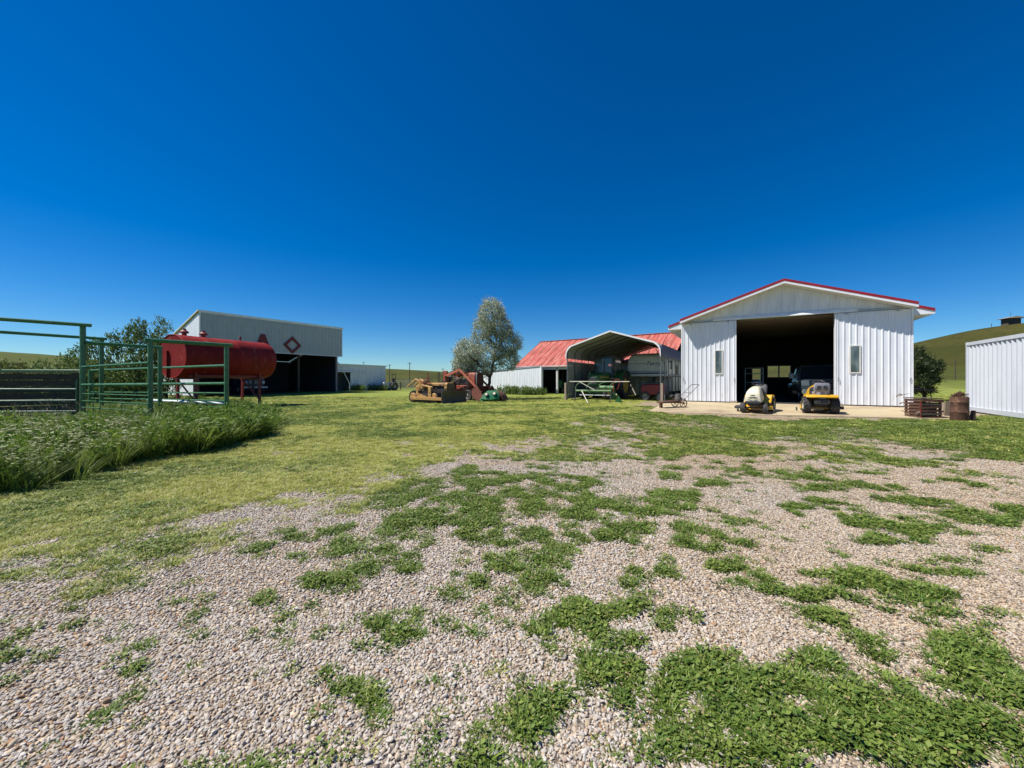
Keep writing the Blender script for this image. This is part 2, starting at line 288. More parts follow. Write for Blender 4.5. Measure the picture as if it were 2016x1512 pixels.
def groundmat():
    m = bpy.data.materials.new('ground_gravel_and_grass'); m.use_nodes = True; t = m.node_tree; b = t.nodes['Principled BSDF']; L = t.links.new
    N = lambda k: t.nodes.new('ShaderNode'+k)
    tc = N('TexCoord'); obj_ = tc.outputs['Object']
    def noise(s, d=5, r=.6):
        n = N('TexNoise'); n.inputs['Scale'].default_value = s; n.inputs['Detail'].default_value = d; n.inputs['Roughness'].default_value = r; L(obj_, n.inputs['Vector']); return n.outputs[0]
    def ramp(src, stops):
        r = N('ValToRGB'); e = r.color_ramp.elements
        for i, (p, c) in enumerate(stops):
            if i < 2: e[i].position = p; e[i].color = (*c, 1)
            else: k = e.new(p); k.color = (*c, 1)
        L(src, r.inputs[0]); return r.outputs[0]
    def mix(f, a, c, mode='MIX'):
        x = N('Mix'); x.data_type = 'RGBA'; x.blend_type = mode
        (L(f, x.inputs[0]) if not isinstance(f, (int, float)) else setattr(x.inputs[0], 'default_value', f)); 
        for s, k in ((a, 6), (c, 7)): (L(s, x.inputs[k]) if not isinstance(s, tuple) else setattr(x.inputs[k], 'default_value', (*s, 1)))
        return x.outputs[2]
    def mr(src, a, c, d=0, e=1):
        x = N('MapRange'); 
        for i, vv in ((1, a), (2, c), (3, d), (4, e)): x.inputs[i].default_value = vv
        L(src, x.inputs[0]); return x.outputs[0]
    def math_(op, a, c):
        x = N('Math'); x.operation = op
        for i, s in ((0, a), (1, c)): (L(s, x.inputs[i]) if not isinstance(s, (int, float)) else setattr(x.inputs[i], 'default_value', s))
        return x.outputs[0]
    def vor(s, feat='F1'):
        v = N('TexVoronoi'); v.inputs['Scale'].default_value = s; v.feature = feat; L(obj_, v.inputs['Vector']); return v
    v1 = vor(38); v2 = vor(21)
    sep = N('SeparateColor'); L(v1.outputs['Color'], sep.inputs[0]); sep2 = N('SeparateColor'); L(v2.outputs['Color'], sep2.inputs[0])
    st = ramp(sep.outputs[0], [(0, (.28, .23, .19)), (1, (.76, .69, .60)), (.25, (.50, .43, .37)), (.5, (.60, .53, .46)), (.75, (.64, .56, .45))])
    st = mix(mr(sep2.outputs[1], .55, .56), st, ramp(sep2.outputs[0], [(0, (.38, .33, .28)), (1, (.74, .67, .60)), (.5, (.56, .49, .42))]))
    st = mix(mr(noise(.35), .36, .55), st, (.97, .84, .68), 'MULTIPLY')
    gap = mr(v1.outputs['Distance'], .25, .62, 1, .42); st = mix(1., st, gap, 'MULTIPLY')
    at = N('Attribute'); at.attribute_name = 'cover'; al = N('Attribute'); al.attribute_name = 'lush'
    g1 = mix(mr(noise(9), .35, .65), (.22, .245, .04), (.37, .35, .08)); g1 = mix(mr(noise(.5, 6, .7), .40, .58), g1, (.20, .26, .035)); g1 = mix(mr(noise(2.2, 6, .7), .54, .68), g1, (.40, .36, .15)); g1 = mix(mr(noise(.9, 6, .75), .55, .7), g1, (.12, .16, .035))
    g2 = mix(mr(noise(7), .35, .65), (.055, .105, .02), (.12, .17, .04))
    gg = mix(al.outputs['Fac'], g1, g2)
    far = N('CameraData') if False else None
    geo = N('NewGeometry'); sx = N('SeparateXYZ'); L(geo.outputs['Position'], sx.inputs[0])
    hill = mr(math_('MAXIMUM', math_('ABSOLUTE', sx.outputs[0], 0), sx.outputs[1]), 40, 75)
    gh = mix(mr(noise(.045, 6, .65), .38, .62), (.040, .046, .007), (.068, .062, .014)); gh = mix(mr(noise(.6, 6, .7), .5, .72), gh, (.028, .030, .008)); gh = mix(mr(noise(.012), .45, .6), gh, (.075, .09, .016))
    gg = mix(hill, gg, gh)
    f = math_('ADD', at.outputs['Fac'], math_('MULTIPLY', math_('SUBTRACT', noise(14, 6, .7), .5), 1.1)); f = mr(f, .3, .62)
    L(mix(f, st, gg), b.inputs['Base Color']); b.inputs['Roughness'].default_value = .92; b.inputs['Specular IOR Level'].default_value = .15
    bh = math_('ADD', math_('MULTIPLY', math_('MULTIPLY', mr(v1.outputs['Distance'], 0, .7, 1, 0), sep.outputs[1]), math_('SUBTRACT', 1, f)), math_('MULTIPLY', noise(26, 6, .75), f))
    bp = N('Bump'); bp.inputs['Strength'].default_value = 1; bp.inputs['Distance'].default_value = .035; L(bh, bp.inputs['Height'])
    bp2 = N('Bump'); bp2.inputs['Strength'].default_value = .7; bp2.inputs['Distance'].default_value = .5; L(math_('MULTIPLY', noise(1.3, 6, .7), hill), bp2.inputs['Height']); L(bp.outputs[0], bp2.inputs['Normal'])
    L(bp2.outputs[0], b.inputs['Normal']); return m
go = meshnp('ground', np.stack([gx, gy, gzz], 1), gf, groundmat(), smooth=True); struct('ground', go)
for nm, arr in (('cover', gc*(1-.55*np.clip(gl, 0, 1)*(np.hypot(gx, gy) < 14))), ('lush', gl)):
    a = go.data.attributes.new(nm, 'FLOAT', 'POINT'); a.data.foreach_set('value', arr.astype(np.float32))
# ---- concrete pad in front of the workshop
def padz(x, y):
    d = (Vector((x, y, 0))-Vector((8.7, 19.75, 0))).dot(Vector((-.507, -.862, 0))); return .405-.0285*max(d, 0)
pc = [(5.3,15.15),(9.0,13.75),(13.95,11.95),(16.9,14.95),(16.1,15.45),(8.7,19.8),(7.5,18.9)]
pb = MB(); n_ = len(pc)
pb.add([(x, y, padz(x, y)) for x, y in pc]+[(x, y, -.1) for x, y in pc], [tuple(range(n_))]+[(i, n_+i, n_+(i+1) % n_, (i+1) % n_) for i in range(n_)])
M_conc = mat('concrete', (.44, .36, .22), .9, col2=(.36, .28, .18), nscale=.9, mixlo=.45, mixhi=.7, col3=(.24, .17, .11), n3=.5, lo3=.52, hi3=.66, bump=.5, bscale=40)
struct('concrete_pad', pb.build('concrete_pad', M_conc, smooth=0))
# ---- instanced ground cover (one object each, nobody could count it)
def proto_coll(name, objs):
    c = bpy.data.collections.new(name)
    for o in objs: COL.objects.unlink(o); c.objects.link(o)
    return c
def scatter(name, pts, rot, scl, idx, coll, label, cat):
    me = bpy.data.meshes.new(name); me.vertices.add(len(pts)); me.vertices.foreach_set('co', pts.astype(np.float32).ravel())
    for nm, ty, key, arr in (('rot', 'FLOAT_VECTOR', 'vector', rot), ('scl', 'FLOAT_VECTOR', 'vector', scl), ('idx', 'INT', 'value', idx)):
        a = me.attributes.new(nm, ty, 'POINT'); a.data.foreach_set(key, np.ascontiguousarray(arr, dtype=np.int32 if ty == 'INT' else np.float32).ravel())
    o = bpy.data.objects.new(name, me); COL.objects.link(o)
    ng = bpy.data.node_groups.new(name, 'GeometryNodeTree'); ng.interface.new_socket('Geometry', in_out='INPUT', socket_type='NodeSocketGeometry'); ng.interface.new_socket('Geometry', in_out='OUTPUT', socket_type='NodeSocketGeometry')
    n = ng.nodes.new; gi = n('NodeGroupInput'); gout = n('NodeGroupOutput'); ci = n('GeometryNodeCollectionInfo'); ci.inputs['Collection'].default_value = coll
    ci.inputs['Separate Children'].default_value = True; ci.inputs['Reset Children'].default_value = True
    ip = n('GeometryNodeInstanceOnPoints'); ip.inputs['Pick Instance'].default_value = True
    def na_(nm, ty):
        x = n('GeometryNodeInputNamedAttribute'); x.data_type = ty; x.inputs['Name'].default_value = nm; return x.outputs[0]
    er = n('FunctionNodeEulerToRotation'); ng.links.new(na_('rot', 'FLOAT_VECTOR'), er.inputs[0])
    ng.links.new(gi.outputs[0], ip.inputs['Points']); ng.links.new(ci.outputs[0], ip.inputs['Instance']); ng.links.new(er.outputs[0], ip.inputs['Rotation'])
    ng.links.new(na_('scl', 'FLOAT_VECTOR'), ip.inputs['Scale']); ng.links.new(na_('idx', 'INT'), ip.inputs['Instance Index']); ng.links.new(ip.outputs[0], gout.inputs[0])
    md = o.modifiers.new('scatter', 'NODES'); md.node_group = ng
    return tag(o, label, cat, kind='stuff')
def blades(n, h, w, spread, lean, droop, seed, seg=2, hv=.4):
    rg = np.random.default_rng(seed); v = []; f = []
    for _ in range(n):
        a = rg.uniform(0, 2*math.pi); r = spread*math.sqrt(rg.uniform()); bx, by = r*math.cos(a), r*math.sin(a)
        da = a+rg.normal()*.8; L = h*rg.uniform(1-hv, 1+hv); le = lean*rg.uniform(.2, 1.3); ww = w*rg.uniform(.7, 1.3); sx, sy = -math.sin(da)*ww/2, math.cos(da)*ww/2
        b0 = len(v)
        for i in range(seg+1):
            t_ = i/seg; ho = L*(le*t_+droop*t_*t_); z = L*(t_-.45*droop*t_*t_)*math.sqrt(max(1-le*le*.6, .2)); k = (1-t_**2.2)*(.55+.9*t_ if seg > 1 else 1) if i < seg else .04
            x, y = bx+math.cos(da)*ho, by+math.sin(da)*ho; v += [(x-sx*k, y-sy*k, z), (x+sx*k, y+sy*k, z)]
            if i: q = b0+2*i; f.append((q-2, q-1, q+1, q))
    return np.array(v), np.array(f)
M_weed = leafmat('weed_leaf', (.038, .105, .011), (.215, .28, .047), per='both', trans=.2, straw=(.36, .34, .14), cut=.965)
M_lawn = leafmat('lawn_blade', (.25, .31, .035), (.50, .48, .13), per='both', trans=.2, straw=(.52, .45, .25), cut=.90)
M_stone = bpy.data.materials.new('gravel_stone')
def _stonemat():
    m = M_stone; m.use_nodes = True; t = m.node_tree; b = t.nodes['Principled BSDF']; oi = t.nodes.new('ShaderNodeObjectInfo'); r = t.nodes.new('ShaderNodeValToRGB'); e = r.color_ramp.elements
    stops = [(0, (.28, .23, .20)), (.12, (.46, .40, .35)), (.35, (.58, .52, .46)), (.6, (.64, .57, .49)), (.8, (.72, .66, .59)), (.9, (.54, .43, .29)), (.965, (.42, .25, .14)), (1, (.76, .72, .67))]
    e[0].position, e[0].color = 0, (*stops[0][1], 1); e[1].position, e[1].color = 1, (*stops[-1][1], 1)
    for p, c in stops[1:-1]: k = e.new(p); k.color = (*c, 1)
    t.links.new(oi.outputs['Random'], r.inputs[0])
    n = t.nodes.new('ShaderNodeTexNoise'); n.inputs['Scale'].default_value = 3; tc = t.nodes.new('ShaderNodeTexCoord'); t.links.new(tc.outputs['Object'], n.inputs[0])
    mx = t.nodes.new('ShaderNodeMix'); mx.data_type = 'RGBA'; mx.blend_type = 'MULTIPLY'; mx.inputs[0].default_value = .62
    t.links.new(r.outputs[0], mx.inputs[6]); t.links.new(n.outputs[0], mx.inputs[7]); t.links.new(mx.outputs[2], b.inputs['Base Color']); b.inputs['Roughness'].default_value = .8; b.inputs['Specular IOR Level'].default_value = .25
_stonemat()
def stone(seed):
    import bmesh
    rg = np.random.default_rng(seed); bm = bmesh.new(); bmesh.ops.create_icosphere(bm, subdivisions=2, radius=.5)
    ax = rg.normal(size=(5, 3)); off = rg.uniform(.28, .44, 5)
    for v in bm.verts:
        p = np.array(v.co)
        for a, o_ in zip(ax, off):
            a = a/np.linalg.norm(a); d = p@a
            if d > o_: p = p-a*(d-o_)*.8
        v.co = Vector(p*np.array([1, .72, .52]))
    me = bpy.data.meshes.new('stone'); bm.to_mesh(me); bm.free(); me.polygons.foreach_set('use_smooth', [True]*len(me.polygons)); return obj('stone', me, M_stone)
M_tan = M_stone.copy(); M_tan.name = 'tan_gravel_stone'
for e_, c_ in zip([n for n in M_tan.node_tree.nodes if n.type == 'VALTORGB'][0].color_ramp.elements, ((.28, .20, .14), (.44, .35, .26), (.56, .46, .34), (.62, .51, .37), (.68, .58, .45), (.52, .37, .21), (.44, .23, .12), (.74, .66, .55))): e_.color = (*c_, 1)
def tstone(i):
    o = stone(i); o.data.materials[0] = M_tan; return o
C_st = proto_coll('stone_kinds', [stone(i) for i in range(5)]+[tstone(10+i) for i in range(5)])
def wedge(n, d0, d1, power=1.):
    """random points on the ground in the viewed sector, depth d0..d1"""
    u = RNG.uniform(size=n); d = np.sqrt(d0**2+u*(d1**2-d0**2)) if power == 1 else d0*(d1/d0)**u; x = RNG.uniform(-1.48, 1.48, n)*d; return x, d
xs, ys = [], []
for d0, d1, dens in ((.9, 2.4, 7200), (2.4, 4.2, 4200), (4.2, 6.5, 1800), (6.5, 9.5, 450)):
    n = int(dens*1.48*(d1**2-d0**2)); a, b_ = wedge(n, d0, d1); xs.append(a); ys.append(b_)
x = np.concatenate(xs); y = np.concatenate(ys); c, l = masks(x, y); k = (RNG.uniform(size=len(x)) > c*.75) & ~((x < -1.02*y-1)); x, y = x[k], y[k]; n = len(x)
dist = np.hypot(x, y); fine = np.clip((x-.2*y-.3)/1.2, 0, 1)      # the right-hand side is finer gravel
sz = (.0138*np.exp(RNG.normal(size=n)*.27)+.0013*dist)*(1-.22*fine); sz = np.where(RNG.uniform(size=n) < .002, sz*1.8, sz)
scatter('gravel', np.stack([x, y, gz(x, y)+sz*.16], 1), np.stack([RNG.normal(size=n)*.42, RNG.normal(size=n)*.42, RNG.uniform(0, 6.28, n)], 1),
        np.stack([sz*RNG.uniform(.9, 1.3, n), sz, sz], 1), RNG.integers(0, 5, n)+np.where(RNG.uniform(size=n) < .25+.6*fine, 5, 0), C_st, 'pale grey and tan gravel stones covering the yard', 'gravel')
def bobj(nm, args, m): v, f = blades(*args); return meshnp(nm, v, f, m)
def rosette(seed):
    rg = np.random.default_rng(seed); vs = []; fs = []
    for _ in range(46):
        a = rg.uniform(0, 6.28); r = .055*math.sqrt(rg.uniform()); p = np.array([r*math.cos(a), r*math.sin(a), rg.uniform(.004, .032)]); d = np.array([math.cos(a+rg.normal()*.9), math.sin(a+rg.normal()*.9), rg.normal()*.35+.15]); d /= np.linalg.norm(d)
        sd = np.cross(d, [rg.normal()*.4, rg.normal()*.4, 1]); sd /= np.linalg.norm(sd); L = rg.uniform(.012, .03); w = L*rg.uniform(.2, .34); k0 = len(vs)
        vs += [tuple(p), tuple(p+d*L*.45+sd*w), tuple(p+d*L-np.array([0, 0, .003])), tuple(p+d*L*.45-sd*w)]; fs.append((k0, k0+1, k0+2, k0+3))
    return meshnp('weed_rosette', np.array(vs), np.array(fs), M_weed2)
M_weed2 = leafmat('broad_weed_leaf', (.032, .090, .010), (.21, .265, .05), per='both', trans=.2, straw=(.30, .24, .10), cut=.95)
C_wd = proto_coll('weed_kinds', [bobj('weed', (36, .028, .0075, .04, .95, .5, 100+i), M_weed) for i in range(4)]+[rosette(120+i) for i in range(2)])
C_lw = proto_coll('lawn_kinds', [bobj('lawn', (30, .034, .005, .05, .9, .4, 200+i), M_lawn) for i in range(5)])
xs, ys = [], []
for d0, d1, dens in ((1, 3, 2400), (3, 6, 1150), (6, 11, 560), (11, 18, 260), (18, 30, 60)):
    n = int(dens*1.48*(d1**2-d0**2)); a, b_ = wedge(n, d0, d1); xs.append(a); ys.append(b_)
x = np.concatenate(xs); y = np.concatenate(ys); c, l = masks(x, y)
PADP = np.array(pc); onpad = inpoly(x, y, PADP); instrip = inpoly(x, y, STRIP)
r_ = RNG.uniform(size=len(x)); k = (r_ < .93*c**1.6) & ~onpad & ~instrip; x, y, c, l = x[k], y[k], c[k], l[k]
isl = RNG.uniform(size=len(x)) < l
for nm, sel, coll, nk, lab, cat in (('weed_patches', isl, C_wd, 6, 'low dark green weeds growing in patches through the gravel', 'weeds'), ('lawn_grass', ~isl, C_lw, 5, 'short mown yellow green grass of the yard', 'grass')):
    a, b_, cc = x[sel], y[sel], c[sel]; n = len(a); d = np.hypot(a, b_)
    s = (.55+.6*RNG.uniform(size=n))*(.7+.4*cc)*(1+.045*np.clip(d-3, 0, 24)); hz = s*np.where(d < 4.5, 1, .8); 
    idx = RNG.integers(0, 4, n) if nk == 6 else RNG.integers(0, 5, n)
    if nk == 6: idx = np.where((RNG.uniform(size=n) < np.where(fbm(a/.5, b_/.5, 2, 99) > .5, .5, .15)), RNG.integers(4, 6, n), idx)
    scatter(nm, np.stack([a, b_, gz(a, b_)-.004], 1), np.stack([RNG.normal(size=n)*.12, RNG.normal(size=n)*.12, RNG.uniform(0, 6.28, n)], 1), np.stack([s, s, hz], 1), idx, coll, lab, cat)
# ---- tall grass along the corral
M_tg = leafmat('tall_grass_blade', (.05, .115, .012), (.27, .33, .07), per='both', trans=.3)
M_hd = leafmat('seed_head', (.30, .35, .15), (.50, .52, .30), per='both', trans=.35)
def tallclump(seed, h, n, heads, green):
    rg = np.random.default_rng(seed); v, f = blades(n, h*.85, .02 if green else .007, .10, .28, .4, seed, 3)
    o = meshnp('tall_clump', v, f, M_tg); o.data.materials.append(M_hd); vs = [tuple(p) for p in v]; fs = [tuple(q) for q in f]; mi = [0]*len(fs)
    for _ in range(heads):
        a = rg.uniform(0, 6.28); r = .08*rg.uniform(); L = h*rg.uniform(.85, 1.15); ln = .25*rg.uniform(.4, 1.2); dx, dy = .75*ln*L, .25*ln*L*rg.normal()
        x0, y0 = r*math.cos(a), r*math.sin(a); p0 = np.array([x0, y0, 0]); p1 = np.array([x0+dx, y0+dy, L]); p2 = p1+np.array([.05, .01*rg.normal(), .02]); w = .0035
        b0 = len(vs); vs += [tuple(p0+[0, -w, 0]), tuple(p0+[0, w, 0]), tuple(p1+[0, w, 0]), tuple(p1+[0, -w, 0])]; fs.append((b0, b0+1, b0+2, b0+3)); mi.append(0)
        b0 = len(vs); m_ = (p1+p2)/2; q = .009
        vs += [tuple(p1-[.01, 0, .03])]+[tuple(m_+d) for d in (np.array([0, q, 0]), np.array([0, 0, q]), np.array([0, -q, 0]), np.array([0, 0, -q]))]+[tuple(p2+[.03, 0, .0])]
        for j in range(4): fs += [(b0, b0+1+j, b0+1+(j+1) % 4), (b0+5, b0+1+(j+1) % 4, b0+1+j)]; mi += [1, 1]
    me = bpy.data.meshes.new('tall_clump'); me.from_pydata(vs, [], fs); me.materials.append(M_tg); me.materials.append(M_hd); me.polygons.foreach_set('material_index', mi); me.update()
    o.data = me; return o
def leafstalk(seed, h):
    rg = np.random.default_rng(seed); vs = []; fs = []
    for _ in range(9):
        a = rg.uniform(0, 6.28); r = .09*rg.uniform(); b0_ = np.array([r*math.cos(a), r*math.sin(a), 0]); tip = b0_+np.array([.10+rg.normal()*.08, rg.normal()*.08, h*rg.uniform(.6, 1.15)]); w = .003
        k0 = len(vs); vs += [tuple(b0_+[0, -w, 0]), tuple(b0_+[0, w, 0]), tuple(tip+[0, w, 0]), tuple(tip+[0, -w, 0])]; fs.append((k0, k0+1, k0+2, k0+3))
        for _k in range(15):
            q = rg.uniform(.15, 1); p = b0_*(1-q)+tip*q; d = rg.normal(size=3)*[1, 1, .5]+[0, 0, .35]; d /= np.linalg.norm(d); sd = np.cross(d, rg.normal(size=3)); sd /= np.linalg.norm(sd); L = rg.uniform(.05, .11); k0 = len(vs)
            vs += [tuple(p), tuple(p+d*L*.45+sd*L*.2), tuple(p+d*L-np.array([0, 0, .015])), tuple(p+d*L*.45-sd*L*.2)]; fs.append((k0, k0+1, k0+2, k0+3))
    return meshnp('leafy_stalk', np.array(vs), np.array(fs), M_lf)
M_lf = leafmat('weed_strip_leaf', (.045, .12, .012), (.24, .33, .05), per='both', trans=.3)
C_tg = proto_coll('tall_kinds', [leafstalk(340+i, .55) for i in range(3)]+[tallclump(300+i, .46, 60, 4, False) for i in range(3)]+[tallclump(320+i, .62, 30, 0, True) for i in range(3)])
n = 40000; bb = STRIP; x = RNG.uniform(bb[:, 0].min(), bb[:, 0].max(), n); y = RNG.uniform(bb[:, 1].min(), bb[:, 1].max(), n)
k = inpoly(x+RNG.normal(size=n)*.22, y+RNG.normal(size=n)*.22, STRIP) & (np.abs(x/y) < 1.6) & (RNG.uniform(size=n) < np.where(y < 10, 1, .55)); x, y = x[k], y[k]; n = len(x)
pxx = CX+F*x/y; gr = 1/(1+np.exp(-(pxx-330)/45)); idx = np.where(RNG.uniform(size=n) < gr, 6, 3); idx = np.where(RNG.uniform(size=n) < .12+.48*gr, 0, idx); isg = (idx == 6) | ((idx == 0) & (RNG.uniform(size=n) < gr)); idx = idx+RNG.integers(0, 3, n)
hn = .5*fbm(x/.8, y/.8, 3, 77)+.5*fbm(x/.3, y/.3, 2, 78); s = np.clip(.15+1.45*hn, .3, 1.35)*np.where(y > 10.3, .72, .92)*np.where(isg, 1.15, np.clip(1.3-(y-6.3)*.105, .5, 1.25))*RNG.uniform(.8, 1.15, n)
scatter('tall_grass', np.stack([x, y, gz(x, y)-.01], 1), np.stack([RNG.normal(size=n)*.1, .10+RNG.normal(size=n)*.1, RNG.normal(size=n)*.5], 1), np.stack([s, s, s], 1), idx, C_tg, 'tall pale seeded grass and green weeds along the pipe corral', 'tall grass')
# ================================================================== BUILDINGS
M_white = mat('white_metal_siding', (.70, .72, .76), .42, col2=(.58, .60, .63), nscale=1.2, mixlo=.42, mixhi=.7, stretch=(3, 3, .4), col3=(.46, .41, .35), n3=2.4, lo3=.62, hi3=.82, rvar=.08)
M_trimw = mat('white_trim', (.76, .77, .79), .4, col2=(.66, .66, .67), nscale=3)
M_redtrim = mat('red_metal_trim', (.30, .012, .018), .38, col2=(.22, .01, .014), nscale=4)
M_soffit = mat('soffit_cream', (.66, .64, .58), .6, col2=(.58, .56, .5), nscale=3)
M_dark = mat('dark_steel', (.03, .03, .033), .5, col2=(.06, .05, .045), nscale=8)
M_galv = mat('galvanised_steel', (.42, .44, .46), .42, .6, col2=(.33, .35, .37), nscale=5)
M_glass = mat('window_glass', (.03, .04, .05), .05, spec=.8)
M_wood = mat('weathered_wood', (.34, .27, .20), .85, col2=(.22, .17, .13), nscale=5, stretch=(1, 1, 6), bump=.4, bscale=25)
M_darkwood = mat('old_dark_wood', (.10, .075, .055), .9, col2=(.05, .04, .03), nscale=6, stretch=(1, 6, 6), bump=.5, bscale=25)
M_int = mat('interior_shade', (.035, .035, .036), .9, col2=(.022, .022, .022), nscale=2)  # near-black: the darkness indoors is put into the wall colour
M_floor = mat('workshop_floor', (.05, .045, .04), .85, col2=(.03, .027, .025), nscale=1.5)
M_rust = mat('rusty_iron', (.11, .048, .028), .88, col2=(.055, .027, .018), nscale=14, col3=(.22, .11, .06), n3=6, bump=.5, bscale=60)
# ---------------------------------------------------------------- workshop with sliding doors
GW, GD, FZ = 8.55, 12., .405
rzg = math.atan2(-.507, .862)
g = thing('workshop', 'white metal workshop with red roof edge and its big sliding doors open', 'garage', (8.7, 19.75, FZ), rzg)
TOP, PEAK, OV, SO = 4.05, 5.52, .6, .62        # local z: door head, ridge; front overhang, side overhang
slope = (PEAK-TOP)/(GW/2)
def rz_(x): return TOP+slope*(GW/2-abs(x-GW/2))
OP0, OP1 = 2.44, 6.11
# back, side walls and floor
b = MB(); b.box(0, .12, .03, GD, -.35, TOP-.05); b.build('side_wall', M_white, g)
b = MB(); b.box(GW-.12, GW, .03, GD, -.35, TOP-.05); b.build('side_wall', M_white, g)
def wall_with_holes(x0, x1, z0, z1, y0, y1, holes):
    b = MB(); xs = sorted({x0, x1, *[h[0] for h in holes], *[h[1] for h in holes]}); zs = sorted({z0, z1, *[h[2] for h in holes], *[h[3] for h in holes]})
    for i in range(len(xs)-1):
        for j in range(len(zs)-1):
            cx, cz = (xs[i]+xs[i+1])/2, (zs[j]+zs[j+1])/2
            if any(h[0] < cx < h[1] and h[2] < cz < h[3] for h in holes): continue
            b.box(xs[i], xs[i+1], y0, y1, zs[j], zs[j+1])
    return b
holes = [(4.36, 4.98, 1.3, 2.08), (5.06, 5.68, 1.3, 2.08), (3.42, 3.92, .75, 1.9)]
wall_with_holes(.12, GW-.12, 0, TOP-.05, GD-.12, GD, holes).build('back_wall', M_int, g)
b = MB(); b.box(.12, .13, .2, GD-.13, 0, TOP-.1); b.box(GW-.13, GW-.12, .2, GD-.13, 0, TOP-.1); b.build('inner_shade_lining', M_int, g)  # dark sheets over the white side walls, standing in for indoor shade
for i, h in enumerate(holes):
    w = MB(); 
    for a in ((h[0]-.04, h[0]), (h[1], h[1]+.04)): w.box(a[0], a[1], GD-.16, GD-.121, h[2]-.04, h[3]+.04)
    for a in ((h[2]-.04, h[2]), (h[3], h[3]+.04)): w.box(h[0], h[1], GD-.16, GD-.121, a[0], a[1])
    w.build('back_window_frame', M_trimw, g)
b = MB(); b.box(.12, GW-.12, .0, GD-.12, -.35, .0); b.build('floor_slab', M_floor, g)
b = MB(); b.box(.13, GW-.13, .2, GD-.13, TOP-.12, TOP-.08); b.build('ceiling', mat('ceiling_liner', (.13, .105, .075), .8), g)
# front wall beside the opening (behind the doors) and the lintel
b = MB(); b.box(.12, OP0-.05, .03, .15, 0, TOP-.05); b.build('front_wall', M_white, g); b = MB(); b.box(OP1+.05, GW-.12, .03, .15, 0, TOP-.05); b.build('front_wall', M_white, g)
b = MB(); b.box(OP0-.05, OP0, .03, .15, 0, TOP-.05); b.build('door_jamb', M_trimw, g); b = MB(); b.box(OP1, OP1+.05, .03, .15, 0, TOP-.05); b.build('door_jamb', M_trimw, g)
# gable siding sheets
st = .95
n = 9; sw = GW/n
for i in range(n):
    x0 = i*sw; x1 = x0+sw; z0 = TOP+.02
    def gsheet(x0, x1):
        h0 = rz_(x0)-z0-.03; h1 = rz_(x1)-z0-.03; q = ribs(x1-x0, max(h0, .03), max(h1, .03), 4, .018, .026); return q
    segs = [(x0, x1)] if not (x0 < GW/2 < x1) else [(x0, GW/2), (GW/2, x1)]
    for a, c in segs:
        if max(rz_(a), rz_(c))-z0 < .12: continue
        o = gsheet(a, c).build('siding_sheet', M_white, g, smooth=0, fix=False); o.location = (a, 0, z0)
b = MB(); b.prism([(0, TOP), (GW, TOP), (GW/2, PEAK-.04)], 'xz', .02, .1); b.build('gable_backing', M_white, g, smooth=0)
# roof: two slopes behind the front wall with side overhang, front gable overhang only over the wall width
for s in (-1, 1):
    e = GW/2+s*(GW/2+SO); xs = [GW/2, e]; ze = PEAK-slope*(GW/2+SO); b = MB()
    b.prism([(GW/2, PEAK), (e, ze), (e, ze+.07), (GW/2, PEAK+.07)], 'xz', .0, GD+.4)
    b.build('roof_slope', M_redtrim, g, smooth=0)
    e2 = GW/2+s*GW/2; b = MB(); b.prism([(GW/2, PEAK+.002), (e2, TOP+.002), (e2, TOP+.072), (GW/2, PEAK+.072)], 'xz', -OV, -.002); b.build('gable_overhang', M_redtrim, g, smooth=0)
    b = MB(); b.prism([(GW/2, PEAK-.12), (e2, TOP-.12), (e2, TOP), (GW/2, PEAK)], 'xz', -OV, -OV+.03); b.build('rake_fascia', M_trimw, g, smooth=0)
    b = MB(); b.prism([(GW/2, PEAK-.10), (e2, TOP-.10), (e2, TOP-.07), (GW/2, PEAK-.07)], 'xz', -OV+.03, -.03); b.build('rake_soffit', M_soffit, g, smooth=0)
    b = MB(); b.prism([(GW/2, PEAK-.02), (e2, TOP-.02), (e2, TOP+.085), (GW/2, PEAK+.085)], 'xz', -OV-.012, -OV-.001); b.build('rake_trim', M_redtrim, g, smooth=0)
    # side eave: boxed soffit, ribbed end and red edge
    xs = sorted((e2+s*.01, e)); b = MB(); b.box(xs[0], xs[1], .0, GD+.35, ze-.14, ze-.11); b.build('eave_soffit', M_soffit, g, smooth=0)
    b = MB(); b.prism([(e2+s*.01, ze-.11), (e, ze-.11), (e, ze), (e2+s*.01, TOP-.0)], 'xz', .0, .03); b.build('eave_return', M_white, g, smooth=0)
    b = MB(); b.prism([(e2, TOP-.02), (e+s*.01, ze-.03), (e+s*.01, ze+.08), (e2, TOP+.09)], 'xz', -.03, -.003); b.build('eave_trim', M_redtrim, g, smooth=0)
    xs = sorted((e, e+s*.02)); b = MB(); b.box(xs[0], xs[1], 0, GD+.35, ze-.12, ze-.0); b.build('eave_fascia', M_trimw, g, smooth=0)
# door track
b = MB(); b.prism([(-.09, TOP-.02), (-.04, TOP+.09), (-.02, TOP+.09), (-.02, TOP-.06), (-.09, TOP-.06)], 'yz', OP0-1.0, OP1+.75); b.build('track_cover', M_trimw, g, smooth=0)
b = MB(); b.beam((.1, -.05, TOP-.03), (OP0-1.0, -.05, TOP-.03), .05, .07); b.build('track_rail', M_galv, g, smooth=0); b = MB(); b.beam((OP1+.75, -.05, TOP-.03), (GW-.1, -.05, TOP-.03), .05, .07); b.build('track_rail', M_galv, g, smooth=0)
for x in (.45, 2.1, 6.5, 8.1): b = MB(); b.box(x-.05, x+.05, -.10, -.085, TOP-.17, TOP-.07); b.build('hanger_bracket', M_galv, g)
